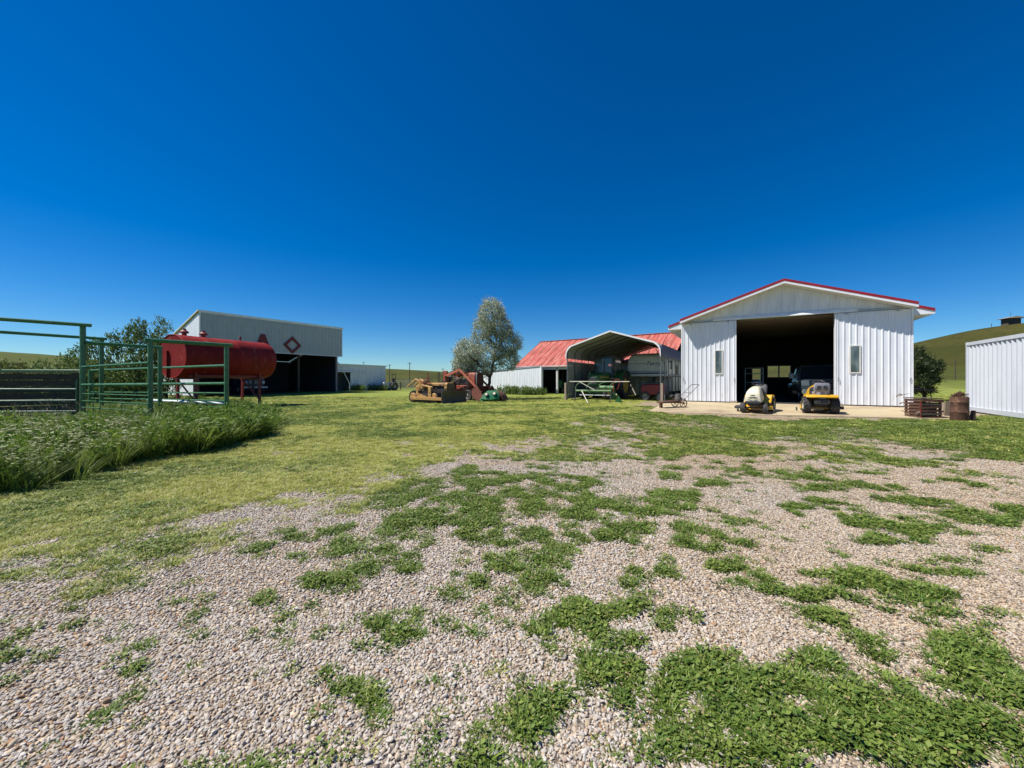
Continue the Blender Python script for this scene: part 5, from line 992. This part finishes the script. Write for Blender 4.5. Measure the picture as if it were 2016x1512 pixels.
# ================================================================== FUEL TANK, CORRAL, TREES, JUNK
M_tank = mat('tank_red_paint', (.26, .016, .012), .65, spec=.18, col2=(.19, .011, .009), nscale=2.5, mixlo=.4, mixhi=.62, stretch=(1, 1, .45), col3=(.36, .11, .075), n3=4, lo3=.60, hi3=.78, rvar=.1)
ta = P(340, 698, 16.8); tb = P(520, 713, 20.9); tb.z = ta.z = .5*(ta.z+tb.z); dt = tb-ta; TL = dt.length; TR = .96
tz = .5*(gzf(ta.x, ta.y)+gzf(tb.x, tb.y)); tk = thing('fuel_tank', 'big red cylindrical fuel tank raised on red legs', 'tank', (ta.x, ta.y, tz), math.atan2(dt.y, dt.x)); cz = ta.z-tz
b = MB(); b.lathe([(.02, -.02), (.5, -.03), (TR*.97, -.03), (TR, .0), (TR, TL*.55), (TR*1.004, TL*.552), (TR*1.004, TL*.56), (TR, TL*.562), (TR, TL-.12), (TR*.97, TL-.03), (TR*.9, TL+.03), (TR*.6, TL+.12), (.02, TL+.15)], (0, 0, cz), 'x', 48); b.build('tank_shell', M_tank, tk, smooth=35)
b = MB(); b.tube([(-.03, TR*.985*math.cos(a), cz+TR*.985*math.sin(a)) for a in np.linspace(0, 6.283, 40, endpoint=False)], .018, 6, closed=True); b.build('end_rim', M_tank, tk)
b = MB(); b.beam((-.07, .25, cz-.95), (-.07, .25, cz+.25), .05, .07); b.build('sight_gauge', M_tank, tk)
for x in (.45, 1.25, 3.0): 
    b = MB(); b.lathe([(.09, -.05), (.09, .10), (.17, .10), (.17, .16), (.12, .2), (.07, .24), (.07, .30), (.02, .30)] if x < 2 else [(.04, -.05), (.04, .15), (.07, .15), (.05, .22)], (x, 0, cz+TR), 'z', 14); b.build('vent_cap', M_redd, tk)
for x in (.55, TL-.75):
    for s in (-1, 1): b = MB(); b.beam((x, s*.62, -.1), (x, s*.58, cz-TR*.72), .10, .10); b.build('leg', M_redd, tk, smooth=0)
    b = MB(); b.beam((x, -.62, .35), (x, .62, cz-TR-.05), .05, .05); b.build('cross_brace', M_redd, tk, smooth=0)
    b = MB(); b.beam((x, -.7, cz-TR-.0), (x, .7, cz-TR-.0), .14, .10); b.build('saddle', M_redd, tk, smooth=0)
for s in (-1, 1): b = MB(); b.beam((.3, s*.5, cz-TR*.9), (TL-.4, s*.5, cz-TR*.9), .10, .10); b.build('long_beam', M_redd, tk, smooth=0)
# ---------------------------------------------------------------- green pipe corral
M_pipe = mat('green_pipe_paint', (.06, .17, .066), .32, col2=(.04, .12, .045), nscale=6, col3=(.16, .20, .12), n3=9, lo3=.6, hi3=.75)
co = thing('pipe_corral', 'green steel pipe corral with tall overhead frames', 'corral', onground(296, 11.8), 0); C0 = co.location.copy()
def rel(p): return Vector(p)-C0
def post(px, D, ty, r, name='post', m=None, par=co, off=C0):
    g_ = onground(px, D); p = P(px, ty, D); b = MB(); b.tube([g_-Vector((0, 0, .3))-off, Vector((g_.x, g_.y, p.z))-off], r, 12); return b.build(name, m or M_pipe, par)
for px, D, ty, r in ((163, 13., 640, .075), (200, 16.5, 667, .075), (296, 11.8, 672, .066), (446, 13.4, 681, .07), (315, 14.6, 684, .066), (178, 19., 728, .085), (-150, 11.0, 618, .075), (-130, 13.3, 645, .075)): post(px, D, ty, r)
def rail(a, c, r, name='rail', par=co, off=C0, m=None, ext=0):
    p0, p1 = P(*a), P(*c); d = (p1-p0).normalized(); b = MB(); b.tube([p0-d*ext-off, p1+d*ext-off], r, 10); return b.build(name, m or M_pipe, par)
rail((170, 640, 13.0), (-150, 617.5, 11.0), .06, 'overhead_bar', ext=.12); rail((204, 667, 16.5), (-130, 645, 13.3), .06, 'overhead_bar', ext=.1)
rail((296, 670, 11.8), (448, 679.5, 13.4), .062, 'overhead_bar', ext=.14); rail((172, 675, 13.05), (316, 684, 14.6), .06, 'overhead_bar', ext=.05)
for ya, yc, r in ((729, 719.5, .045), (757, 755, .05), (772, 774, .028), (784.5, 789, .032), (796, 802, .028), (807, 813, .045)): rail((178, 748+(ya-748)*.99, 19.0), (445, yc, 13.38), r)
rail((0-300, 728.5, 13.6), (160, 729.5, 14.2), .035)
rail((292, 788, 15.5), (444, 794.5, 13.9), .05, 'loose_white_pipe', m=mat('white_pipe', (.62, .66, .68), .5))
# front gate between the two tall posts
gt = thing('pipe_gate', 'green pipe gate hung between the two nearest tall corral posts', 'gate', onground(292, 11.75), 0); g0 = gt.location.copy()
for ya, yc, r in ((722.5, 714, .036), (757.7, 757, .04), (775, 779, .018), (789, 795, .02), (802, 810, .02), (814, 826, .038)): rail((162, ya, 12.85), (293, yc, 11.72), r, par=gt, off=g0)
for px in (182, 238): D = 12.85+(11.72-12.85)*(px-162)/131; 
for px in (184, 240):
    k = (px-162)/131; D = 12.85-1.13*k; a = P(px, 757, D)-g0; c = P(px, 814+12*k, D)-g0; b = MB(); b.tube([a, c], .012, 6); b.build('gate_upright', M_pipe, gt)
M_rail2 = mat('sunlit_green_rail', (.26, .36, .27), .4, col2=(.18, .27, .19), nscale=6)  # pipe green made paler, sunlight on the thin rails put into the colour
# left light gate
gt2 = thing('pipe_gate', 'thin-railed green gate in front of the old plank windbreak', 'gate', onground(150, 12.4), 0); g0 = gt2.location.copy()
for ya, yc in ((766, 766), (791, 788), (812, 809.5)): rail((-250, ya, 10.6), (150, yc, 12.4), .024, par=gt2, off=g0, m=M_rail2)
b = MB(); b.tube([P(150.5, 747, 12.4)-g0, P(150.5, 826, 12.4)-g0], .02, 8); b.build('gate_upright', M_pipe, gt2)
# plank windbreak
w1 = onground(156, 13.6); w0 = onground(-260, 10.9); dw = Vector((w1.x-w0.x, w1.y-w0.y, 0)); wl2 = dw.length
pk = thing('plank_windbreak', 'old dark plank windbreak behind the thin green gate', 'fence', (w0.x, w0.y, .5*(w0.z+w1.z)), math.atan2(dw.y, dw.x))
for k in range(6): z0 = .32+k*.215; b = MB(); b.box(-.02*(k % 2), wl2+.03*(k % 3), -.02, .02, z0, z0+.195); b.build('plank', M_darkwood, pk, smooth=0)
b = MB(); b.box(0, wl2+.02, -.09, .09, 1.625, 1.665); b.build('cap_plank', M_wood, pk, smooth=0)
for x in (.2, wl2/2, wl2-.1): b = MB(); b.box(x-.08, x+.08, .021, .18, -.2, 1.62); b.build('post', M_darkwood, pk, smooth=0)
# ---------------------------------------------------------------- trees and shrubs
def grow(name, label, cat, base, stems, lobes, nlimb, ntwig, nleaf, leaf, lm, bark, r0, wind=(0, 0, 0), spread=.14, seed=1, group=None, upright=.3, twl=.5):
    """stems: polylines (local) ; lobes: (centre, radii, weight) ellipsoids the twig tips fill"""
    rg = np.random.default_rng(seed); t = thing(name, label, cat, base, 0, group); wnd = np.array(wind)
    def sample(n, hollow=.35):
        w = np.array([l[2] for l in lobes], float); w /= w.sum(); out = []
        for k in rg.choice(len(lobes), n, p=w):
            d = rg.normal(size=3); d /= np.linalg.norm(d); r = rg.uniform(hollow, 1)**.5; out.append(np.array(lobes[k][0])+d*np.array(lobes[k][1])*r)
        return np.array(out)
    b = MB(); nodes = []; nrad = []
    for s in stems:
        pts = [Vector(p) for p in s]; fine = []
        for i in range(len(pts)-1):
            for k in range(4): fine.append(pts[i].lerp(pts[i+1], k/4))
        fine.append(pts[-1]); rr = [r0*(1-.8*i/(len(fine)-1)) for i in range(len(fine))]
        for i in range(1, len(fine)-1): fine[i] = fine[i]+Vector(rg.normal(size=3)*r0*.25)
        b.tube(fine, rr, 8); nodes += [np.array(p) for p in fine[2:]]; nrad += rr[2:]
    def link(tip, rscale, n=5, bend=.15):
        N = np.array(nodes); d = N-tip; dist = np.linalg.norm(d*np.array([1, 1, .8]), axis=1)+np.where(N[:, 2] > tip[2]-.05, 1.2, 0); k = int(dist.argmin()); a = N[k]; L = np.linalg.norm(tip-a)
        sag = np.array([0, 0, 1.])*L*bend*upright*2+wnd*L*.3; pts = []
        for i in range(n+1): q = i/n; pts.append(a*(1-q)+tip*q+sag*(q*q-q)*1.0*(-1 if False else 1)*-.0+rg.normal(size=3)*L*.03*(0 < i < n)-np.array([0, 0, L*bend])*np.sin(q*3.1416)*.5)
        r = min(nrad[k]*.7, rscale*(.35+.4*L)); rr = [max(r*(1-.85*i/n), .004) for i in range(n+1)]
        b.tube(pts, rr, 5, cap=False); return pts, rr
    for tip in sample(nlimb, .1): pts, rr = link(tip, r0*.55); nodes += [np.array(p) for p in pts[1:]]; nrad += rr[1:]
    leaves = []
    tips = sample(ntwig); 
    for tip in tips:
        pts, rr = link(tip, .018, 3); d = np.array(pts[-1])-np.array(pts[0]); L = np.linalg.norm(d)
        nodes.append(np.array(pts[-1])); nrad.append(.01); m_ = max(2, int(nleaf*(.5+rg.uniform())))
        d = d/(L+1e-6)*.6+np.array([0, 0, upright])+wnd
        for _ in range(m_):
            q = rg.uniform(.2, 1.0); base_ = np.array(pts[0])*(1-q)+np.array(pts[-1])*q; base_ = base_+rg.normal(size=3)*spread; leaves.append((base_, d+rg.normal(size=3)*.45))
    b.build('trunk', bark, t, smooth=60, fix=False)
    n = len(leaves); B = np.array([l[0] for l in leaves]); D_ = np.array([l[1] for l in leaves]); D_ /= np.linalg.norm(D_, axis=1)[:, None]; Sd = np.cross(D_, rg.normal(size=(n, 3))); Sd /= np.linalg.norm(Sd, axis=1)[:, None]
    ll = leaf[0]*rg.uniform(.6, 1.4, n)[:, None]; lw = leaf[1]*rg.uniform(.7, 1.3, n)[:, None]
    v = np.stack([B, B+D_*ll*.5+Sd*lw*.5, B+D_*ll, B+D_*ll*.5-Sd*lw*.5], 1).reshape(-1, 3); f = np.arange(4*n).reshape(n, 4); meshnp('crown', v, f, lm, t); return t
M_bark = mat('dark_bark', (.055, .042, .034), .9, col2=(.03, .024, .02), nscale=12, stretch=(3, 3, .6), bump=.5, bscale=30)
M_olive = leafmat('silver_leaf', (.26, .30, .18), (.54, .56, .42), trans=.2)
tb_ = onground(957, 25.8); k_ = 25.8/F
def tl(px, py, dy=0): return ((px-957)*k_, dy, (783-py)*k_)
grow('olive_tree', 'silvery olive tree leaning beside the red loader tractor', 'tree', tb_, [[(0, 0, -.2), tl(958, 765), tl(966, 735), tl(972, 705, .1), tl(978, 670), tl(972, 630, -.1), tl(967, 595)], [tl(965, 738), tl(945, 715, -.4), tl(925, 695, -.6), tl(912, 675, -.5)], [tl(972, 705), tl(995, 690, .5), tl(1012, 672, .6)], [tl(976, 680), tl(955, 655, .5), tl(943, 625, .5)]],
     [(tl(967, 620), (.95, 1.0, 1.35), 2.4), (tl(950, 645), (.8, .9, .8), 1.3), (tl(985, 640), (.9, .9, 1.0), 1.6), (tl(1003, 672), (.85, .9, .95), 1.8), (tl(922, 690), (1.05, 1.1, .95), 2.6), (tl(912, 714), (.75, .8, .65), 1.5), (tl(960, 690), (1.0, 1.1, .9), 1.6), (tl(1000, 705), (.8, .8, .7), 1.2), (tl(950, 722), (1.0, .9, .4), .9)],
     80, 1600, 19, (.13, .045), M_olive, M_bark, .13, spread=.10, seed=4, upright=.35)
M_jun = leafmat('juniper_leaf', (.018, .035, .010), (.055, .075, .022), trans=.1)
jb = onground(1822, 22.5); kj = 22.5/F
def tj(px, py, dy=0): return ((px-1822)*kj, dy, (775-py)*kj)
grow('juniper_tree', 'dark bushy juniper tree at the workshop corner', 'tree', jb, [[(0, 0, -.2), tj(1815, 740), tj(1812, 700), tj(1808, 672)], [tj(1815, 740), tj(1830, 715, .2), tj(1843, 700, .2)]], [(tj(1808, 705), (.6, .7, .6), 1.6), (tj(1820, 716), (.5, .7, .32), 1.2), (tj(1806, 735), (.75, .8, .5), 1.8), (tj(1804, 682), (.3, .4, .45), .8), (tj(1838, 704), (.3, .4, .14), .5), (tj(1845, 716), (.3, .3, .12), .4), (tj(1828, 735), (.45, .5, .22), .8), (tj(1815, 755), (.6, .6, .2), .7), (tj(1822, 690), (.3, .4, .14), .4)], 25, 460, 24, (.15, .035), M_jun, M_bark, .1, spread=.09, seed=8, upright=.4)
M_lil = leafmat('shrub_leaf', (.045, .10, .02), (.22, .29, .075), trans=.3)
def shrub(px, D, h, w, lean, seed, label, lm=M_lil, dens=1., leaf=(.15, .055), twigs=430, tall=()):
    base = onground(px, D); st = []; rg = random.Random(seed)
    for i in range(7): a = rg.uniform(-1, 1); st.append([(a*.3, rg.uniform(-.3, .3), -.1), (a*w*.35+lean*.3, rg.uniform(-.4, .4), h*.45), (a*w*.6+lean, rg.uniform(-.6, .6), h*rg.uniform(.7, .95))])
    lob = [((lean*.6, 0, h*.55), (w*.62, .8, h*.42), 2), ((-w*.3+lean*.2, 0, h*.35), (w*.45, .8, h*.32), 1.2), ((w*.35+lean*.5, 0, h*.42), (w*.42, .8, h*.38), 1.4), ((0, 0, h*.25), (w*.8, .8, h*.25), 1.3)]
    return grow('shrub', label, 'shrub', base, st, lob+list(tall), 40, int(twigs*dens), 13, leaf, lm, M_bark, .045, wind=(-.35, 0, .25), spread=.09, seed=seed, group='windblown shrubs behind the corral', upright=.45)
shrub(262, 19.2, 3.4, 1.9, -.4, 21, 'tall windblown leafy shrub reaching above the corral beside the fuel tank', dens=1.8, tall=[((-.9, 0, 3.2), (.2, .3, .7), .35), ((-.3, .2, 3.5), (.22, .3, .7), .4), ((.35, 0, 3.7), (.25, .3, .75), .45), ((.8, .2, 3.3), (.25, .3, .6), .35), ((1.1, 0, 2.7), (.3, .3, .6), .4)])
shrub(318, 23.5, 4.6, 1.3, -.1, 26, 'tall shrub top showing over the end of the red fuel tank', dens=.9, tall=[((-.2, 0, 4.8), (.2, .3, .6), .3), ((.3, 0, 4.5), (.25, .3, .6), .3)])
shrub(196, 20.5, 3.0, 1.8, -.9, 22, 'windblown shrub with bare purple branches behind the corral posts', dens=1.3, tall=[((-1.6, 0, 2.6), (.35, .3, .5), .3), ((-.8, 0, 2.9), (.25, .3, .55), .3), ((-.2, 0, 3.1), (.22, .3, .5), .3)])
shrub(128, 19.5, 2.5, 1.6, -1.2, 23, 'low bent shrub with long bare branches sweeping to one side', dens=.9)
M_yshr = leafmat('yellow_shrub_leaf', (.07, .10, .02), (.21, .22, .05), trans=.3)
shrub(20, 21., 2.5, 1.8, -.3, 24, 'yellow green shrub behind the plank windbreak end', M_yshr, 1.2); shrub(85, 26., 2.2, 2.6, -.2, 25, 'low yellow green shrub spreading behind the plank windbreak', M_yshr, 1.2)
for px, D, h, w, lab in ((1025, 36.5, .75, 1.6, 'dark weedy clump at the foot of the white windbreak wall'), (1050, 35.5, .7, 1.2, 'low weedy clump below the windbreak corner post'), (1000, 38.5, .8, 1.4, 'weedy clump behind the tipped green mower deck'), (735, 46.5, .7, 1.8, 'dark weeds along the end of the low white shed'), (702, 43.5, .6, 1.2, 'weeds below the downspout of the low shed')):
    base = onground(px, D); grow('weed_clump', lab, 'weeds', base, [[(0, 0, 0), (0, 0, h*.4)]], [((0, 0, h*.3), (w, .5, h*.55), 1)], 8, 140, 10, (.28, .05), M_lil, M_bark, .02, spread=.1, seed=int(px), group='weed clumps at wall feet', upright=1.0)
# dry weeds in front of the windbreak
M_dry = leafmat('dry_stalk', (.14, .10, .06), (.36, .30, .20), trans=.1)
b = MB(); rg = random.Random(5)
for _ in range(130):
    px = rg.uniform(-60, 160); D = rg.uniform(11.2, 12.6); g_ = onground(px, D); h = rg.uniform(.3, .75)*(1.5 if 110 < px < 150 and rg.random() < .4 else 1); a = rg.uniform(0, 6.28); lean = rg.uniform(.1, .5)*h; tip = g_+Vector((lean*math.cos(a), lean*math.sin(a), h)); mid = g_.lerp(tip, .5)+Vector((rg.uniform(-.04, .04), 0, .03)); b.tube([g_, mid, tip], [.006, .005, .002], 3, cap=False)
    for _k in range(3): s0 = mid.lerp(tip, rg.random()); b.tube([s0, s0+Vector((rg.uniform(-.15, .15), rg.uniform(-.1, .1), rg.uniform(.03, .18)))], [.003, .0015], 3, cap=False)
tag(b.build('dry_weeds', M_dry, fix=False), 'dead brown stalks tangled in front of the plank windbreak', 'weeds', kind='stuff')
# ---------------------------------------------------------------- junk beside the workshop
jz = lambda x, y: gzf(x, y)
def jp(px, py): q = G(px, py); return q
rv = math.atan2(-.3, .95)
p = jp(1832, 826); t = thing('iron_rack', 'rusty slatted iron crate with a red painted corner post', 'crate', p, rv+R(6)); 
for x in (-.25, .25):
    for y in (0, .6): b = MB(); b.box(x-.025, x+.025, y-.025, y+.025, 0, .64); b.build('corner_post', M_redd if (x < 0 and y == 0) else M_rust, t)
for k in range(6): 
    z = .04+k*.105; Mr = Matrix.Translation((0, 0, z)) @ Matrix.Rotation(R((k*37 % 11-5)*.7), 4, 'Y'); b = MB(); b.box(-.27-.03*(k % 2), .27+.04*((k+1) % 3 == 0), -.045-.006*(k % 3), -.031, 0, .05+.02*(k % 2), Mr); b.build('slat', (M_rust, M_darkwood, M_rust)[k % 3], t); b = MB(); b.box(-.27, .27, .631, .645, z, z+.065); b.build('slat', M_rust, t)
    for x in (-.285, .271): b = MB(); b.box(x, x+.014, 0, .6, z, z+.065); b.build('slat', M_rust, t)
b = MB(); b.box(-.22, .22, .04, .56, .02, .5); b.build('scrap_fill', mat('rusty_scrap', (.09, .045, .03), .9, col2=(.2, .15, .1), nscale=22, mixlo=.45, mixhi=.6, bump=1., bscale=40), t, bevel=.04)
b = MB(); b.box(-.3, .3, -.06, .66, .66, .685); b.build('top_board', M_darkwood, t)
for i, (px, py, r, h, ln, lab) in enumerate(((1868, 823, .11, .55, 6, 'weathered split log standing beside the iron crate'), (1880, 824, .10, .58, -5, 'weathered grey log next to the rusty drum'), (1857, 822, .10, .5, 3, 'dark split log leaning on the iron crate'))):
    p = jp(px, py); b = MB(); a = R(ln); b.tube([(0, 0, 0), (math.sin(a)*h*.5, 0, h*.5), (math.sin(a)*h, 0, h)], [r, r*.95, r*.98], 9); o = b.build('log', M_wood if i else M_darkwood, smooth=60); o.location = p; tag(o, lab, 'log', 'logs beside the crate')
p = jp(1889, 829); t = thing('rusty_drum', 'rusted steel drum heaped with old chain', 'drum', p, 0); t.scale = (.72, .72, 1)
b = MB(); b.lathe([(.02, 0), (.27, 0), (.28, .02), (.275, .26), (.29, .28), (.275, .30), (.275, .56), (.29, .58), (.275, .6), (.28, .72), (.27, .74), (.02, .72)], (0, 0, 0), 'z', 22); b.build('drum_body', M_rust, t, smooth=45)
ch = MB(); rg = random.Random(9)
for k in range(46):
    a = rg.uniform(0, 6.28); r = rg.uniform(0, .24); c_ = Vector((r*math.cos(a), r*math.sin(a), .74+rg.uniform(0, .16)*(1-r*2.5)+.02)); M2 = Matrix.Translation(c_) @ Euler((rg.uniform(0, 3), rg.uniform(0, 3), rg.uniform(0, 3))).to_matrix().to_4x4()
    ch.tube([M2 @ Vector((.05*math.cos(q), .03*math.sin(q), 0)) for q in np.linspace(0, 6.283, 8, endpoint=False)], .011, 4, closed=True)
for k in range(14): a = -.6+.05*k; ch.tube([Vector((.29, -.03, .74-.045*k))+Vector((.0, .02*math.cos(q), .028*math.sin(q))) for q in np.linspace(0, 6.283, 7, endpoint=False)], .009, 4, closed=True)
ch.build('chain', M_rust, t)
p = jp(1816, 806); b = MB(); b.prism([(-.32, 0), (.25, 0), (.34, .26), (-.32, .24)], 'xz', -.02, .25); o = b.build('metal_bin', mat('dull_grey_metal', (.24, .25, .26), .5, .3, col2=(.3, .3, .3), nscale=5), bevel=.01); o.location = (p.x, p.y+.7, p.z+.36); tag(o, 'dull grey metal bin standing on a block by the workshop corner', 'bin')
b = MB(); b.box(-.3, .3, 0, .3, -.1, .36); o = b.build('concrete_block', M_conc, bevel=.01); o.location = (p.x, p.y+.68, p.z); tag(o, 'pale concrete block under the grey metal bin', 'block')
p = jp(1812, 802); t = thing('potted_plant', 'broad-leaved dark plant growing in a black tub by the workshop', 'plant', (p.x+.75, p.y+2.0, p.z+.1), 0)
b = MB(); b.lathe([(.02, 0), (.28, 0), (.36, .46), (.38, .48), (.38, .52), (.33, .52), (.32, .45), (.02, .45)], (0, 0, 0), 'z', 20); b.build('tub', M_blk, t)
rg = np.random.default_rng(3); lf = MB(); stm = MB()
for k in range(42):
    a = rg.uniform(0, 6.28); r = rg.uniform(.02, .42); hgt = rg.uniform(.6, 1.25); c_ = Vector((r*math.cos(a), r*math.sin(a), hgt)); stm.tube([(r*.3*math.cos(a), r*.3*math.sin(a), .45), c_], [.008, .005], 4, cap=False)
    M2 = Matrix.Translation(c_) @ Euler((rg.normal()*.5, rg.normal()*.5, a)).to_matrix().to_4x4(); lf.add([M2 @ Vector((x, y, z)) for x, y, z in ((-.07, 0, 0), (-.02, -.06, .01), (.06, -.04, 0), (.09, 0, -.02), (.06, .04, 0), (-.02, .06, .01))], [(0, 1, 2, 3, 4, 5)])
stm.build('stems', M_jun, t, fix=False); lf.build('leaves', leafmat('tub_plant_leaf', (.012, .02, .008), (.04, .05, .02)), t, smooth=0, fix=False)
p = jp(1846, 806); t = thing('rusty_table', 'low rusty iron frame with plank top behind the crate', 'table', (p.x, p.y+.9, p.z), rv)
b = MB(); b.box(-.55, .55, -.25, .25, .78, .82); b.build('top_plank', mat('faded_red_board', (.25, .12, .09), .8, col2=(.16, .08, .06), nscale=6), t); b = MB(); b.box(-.75, .0, -.2, .2, .86, .89); b.build('loose_board', M_wood, t)
for x in (-.5, .5):
    for y in (-.2, .2): b = MB(); b.tube([(x, y, 0), (x*.8, y, .78)], .02, 6); b.build('leg', M_rust, t)
b = MB(); b.lathe([(.02, 0), (.1, .0), (.08, .08), (.02, .1)], (.05, 0, .89), 'z', 12); b.build('iron_cap', M_rust, t)
p = jp(1921, 806); t = thing('plastic_stool', 'small white step stool against the container wall', 'stool', (p.x-.2, p.y-.15, p.z), R(-50))
b = MB(); b.box(-.2, .2, -.13, .13, .36, .40); b.build('seat', M_cont, t, bevel=.01)
for x in (-.17, .17):
    for y in (-.1, .1): b = MB(); b.tube([(x*1.15, y*1.2, 0), (x, y, .36)], .018, 6); b.build('leg', M_cont, t)
p = jp(1913, 829); b = MB(); b.prism([(-.2, 0), (.2, 0), (.28, .3), (.16, .32)], 'xz', -.04, .04); o = b.build('scrap_plate', M_rust); o.location = p; o.rotation_euler = (0, 0, R(30)); tag(o, 'bent rusty plate leaning at the foot of the drum', 'scrap')
sc_ = MB(); rg = random.Random(12)
for _ in range(46):
    q = jp(rg.uniform(1806, 1905), rg.uniform(812, 829)); h_ = rg.uniform(.05, .85) if q.y > 12.1 else rg.uniform(.02, .3); p0_ = Vector((q.x, q.y+rg.uniform(.05, .9), q.z+h_*rg.random())); a = rg.uniform(0, 6.28); L_ = rg.uniform(.12, .5)
    d_ = Vector((math.cos(a)*L_, math.sin(a)*L_, rg.uniform(-.15, .25)*L_*2)); (sc_.beam(p0_, p0_+d_, rg.uniform(.02, .07), rg.uniform(.01, .03)) if rg.random() < .6 else sc_.tube([p0_, p0_+d_*.5+Vector((0, 0, .05)), p0_+d_], rg.uniform(.01, .025), 5))
tag(sc_.build('scrap_heap', mat('mixed_scrap', (.10, .05, .03), .85, col2=(.26, .22, .17), nscale=3, mixlo=.45, mixhi=.55, col3=(.03, .025, .022), n3=4), smooth=0), 'tangled rusty scrap and sticks heaped round the crate and drum', 'scrap', kind='stuff')
# pasture gate behind the bulldozer
p = onground(800, 52.); t = thing('pasture_gate', 'grey tube gate across the pasture behind the bulldozer', 'gate', p, 0)
for k in range(5): b = MB(); b.tube([(-1.5, 0, .25+.24*k), (2.2, 0, .25+.24*k)], .025, 6); b.build('rail', M_galv, t)
for x in (-1.5, 2.2): b = MB(); b.tube([(x, 0, 0), (x, 0, 1.3)], .035, 6); b.build('gate_upright', M_galv, t)
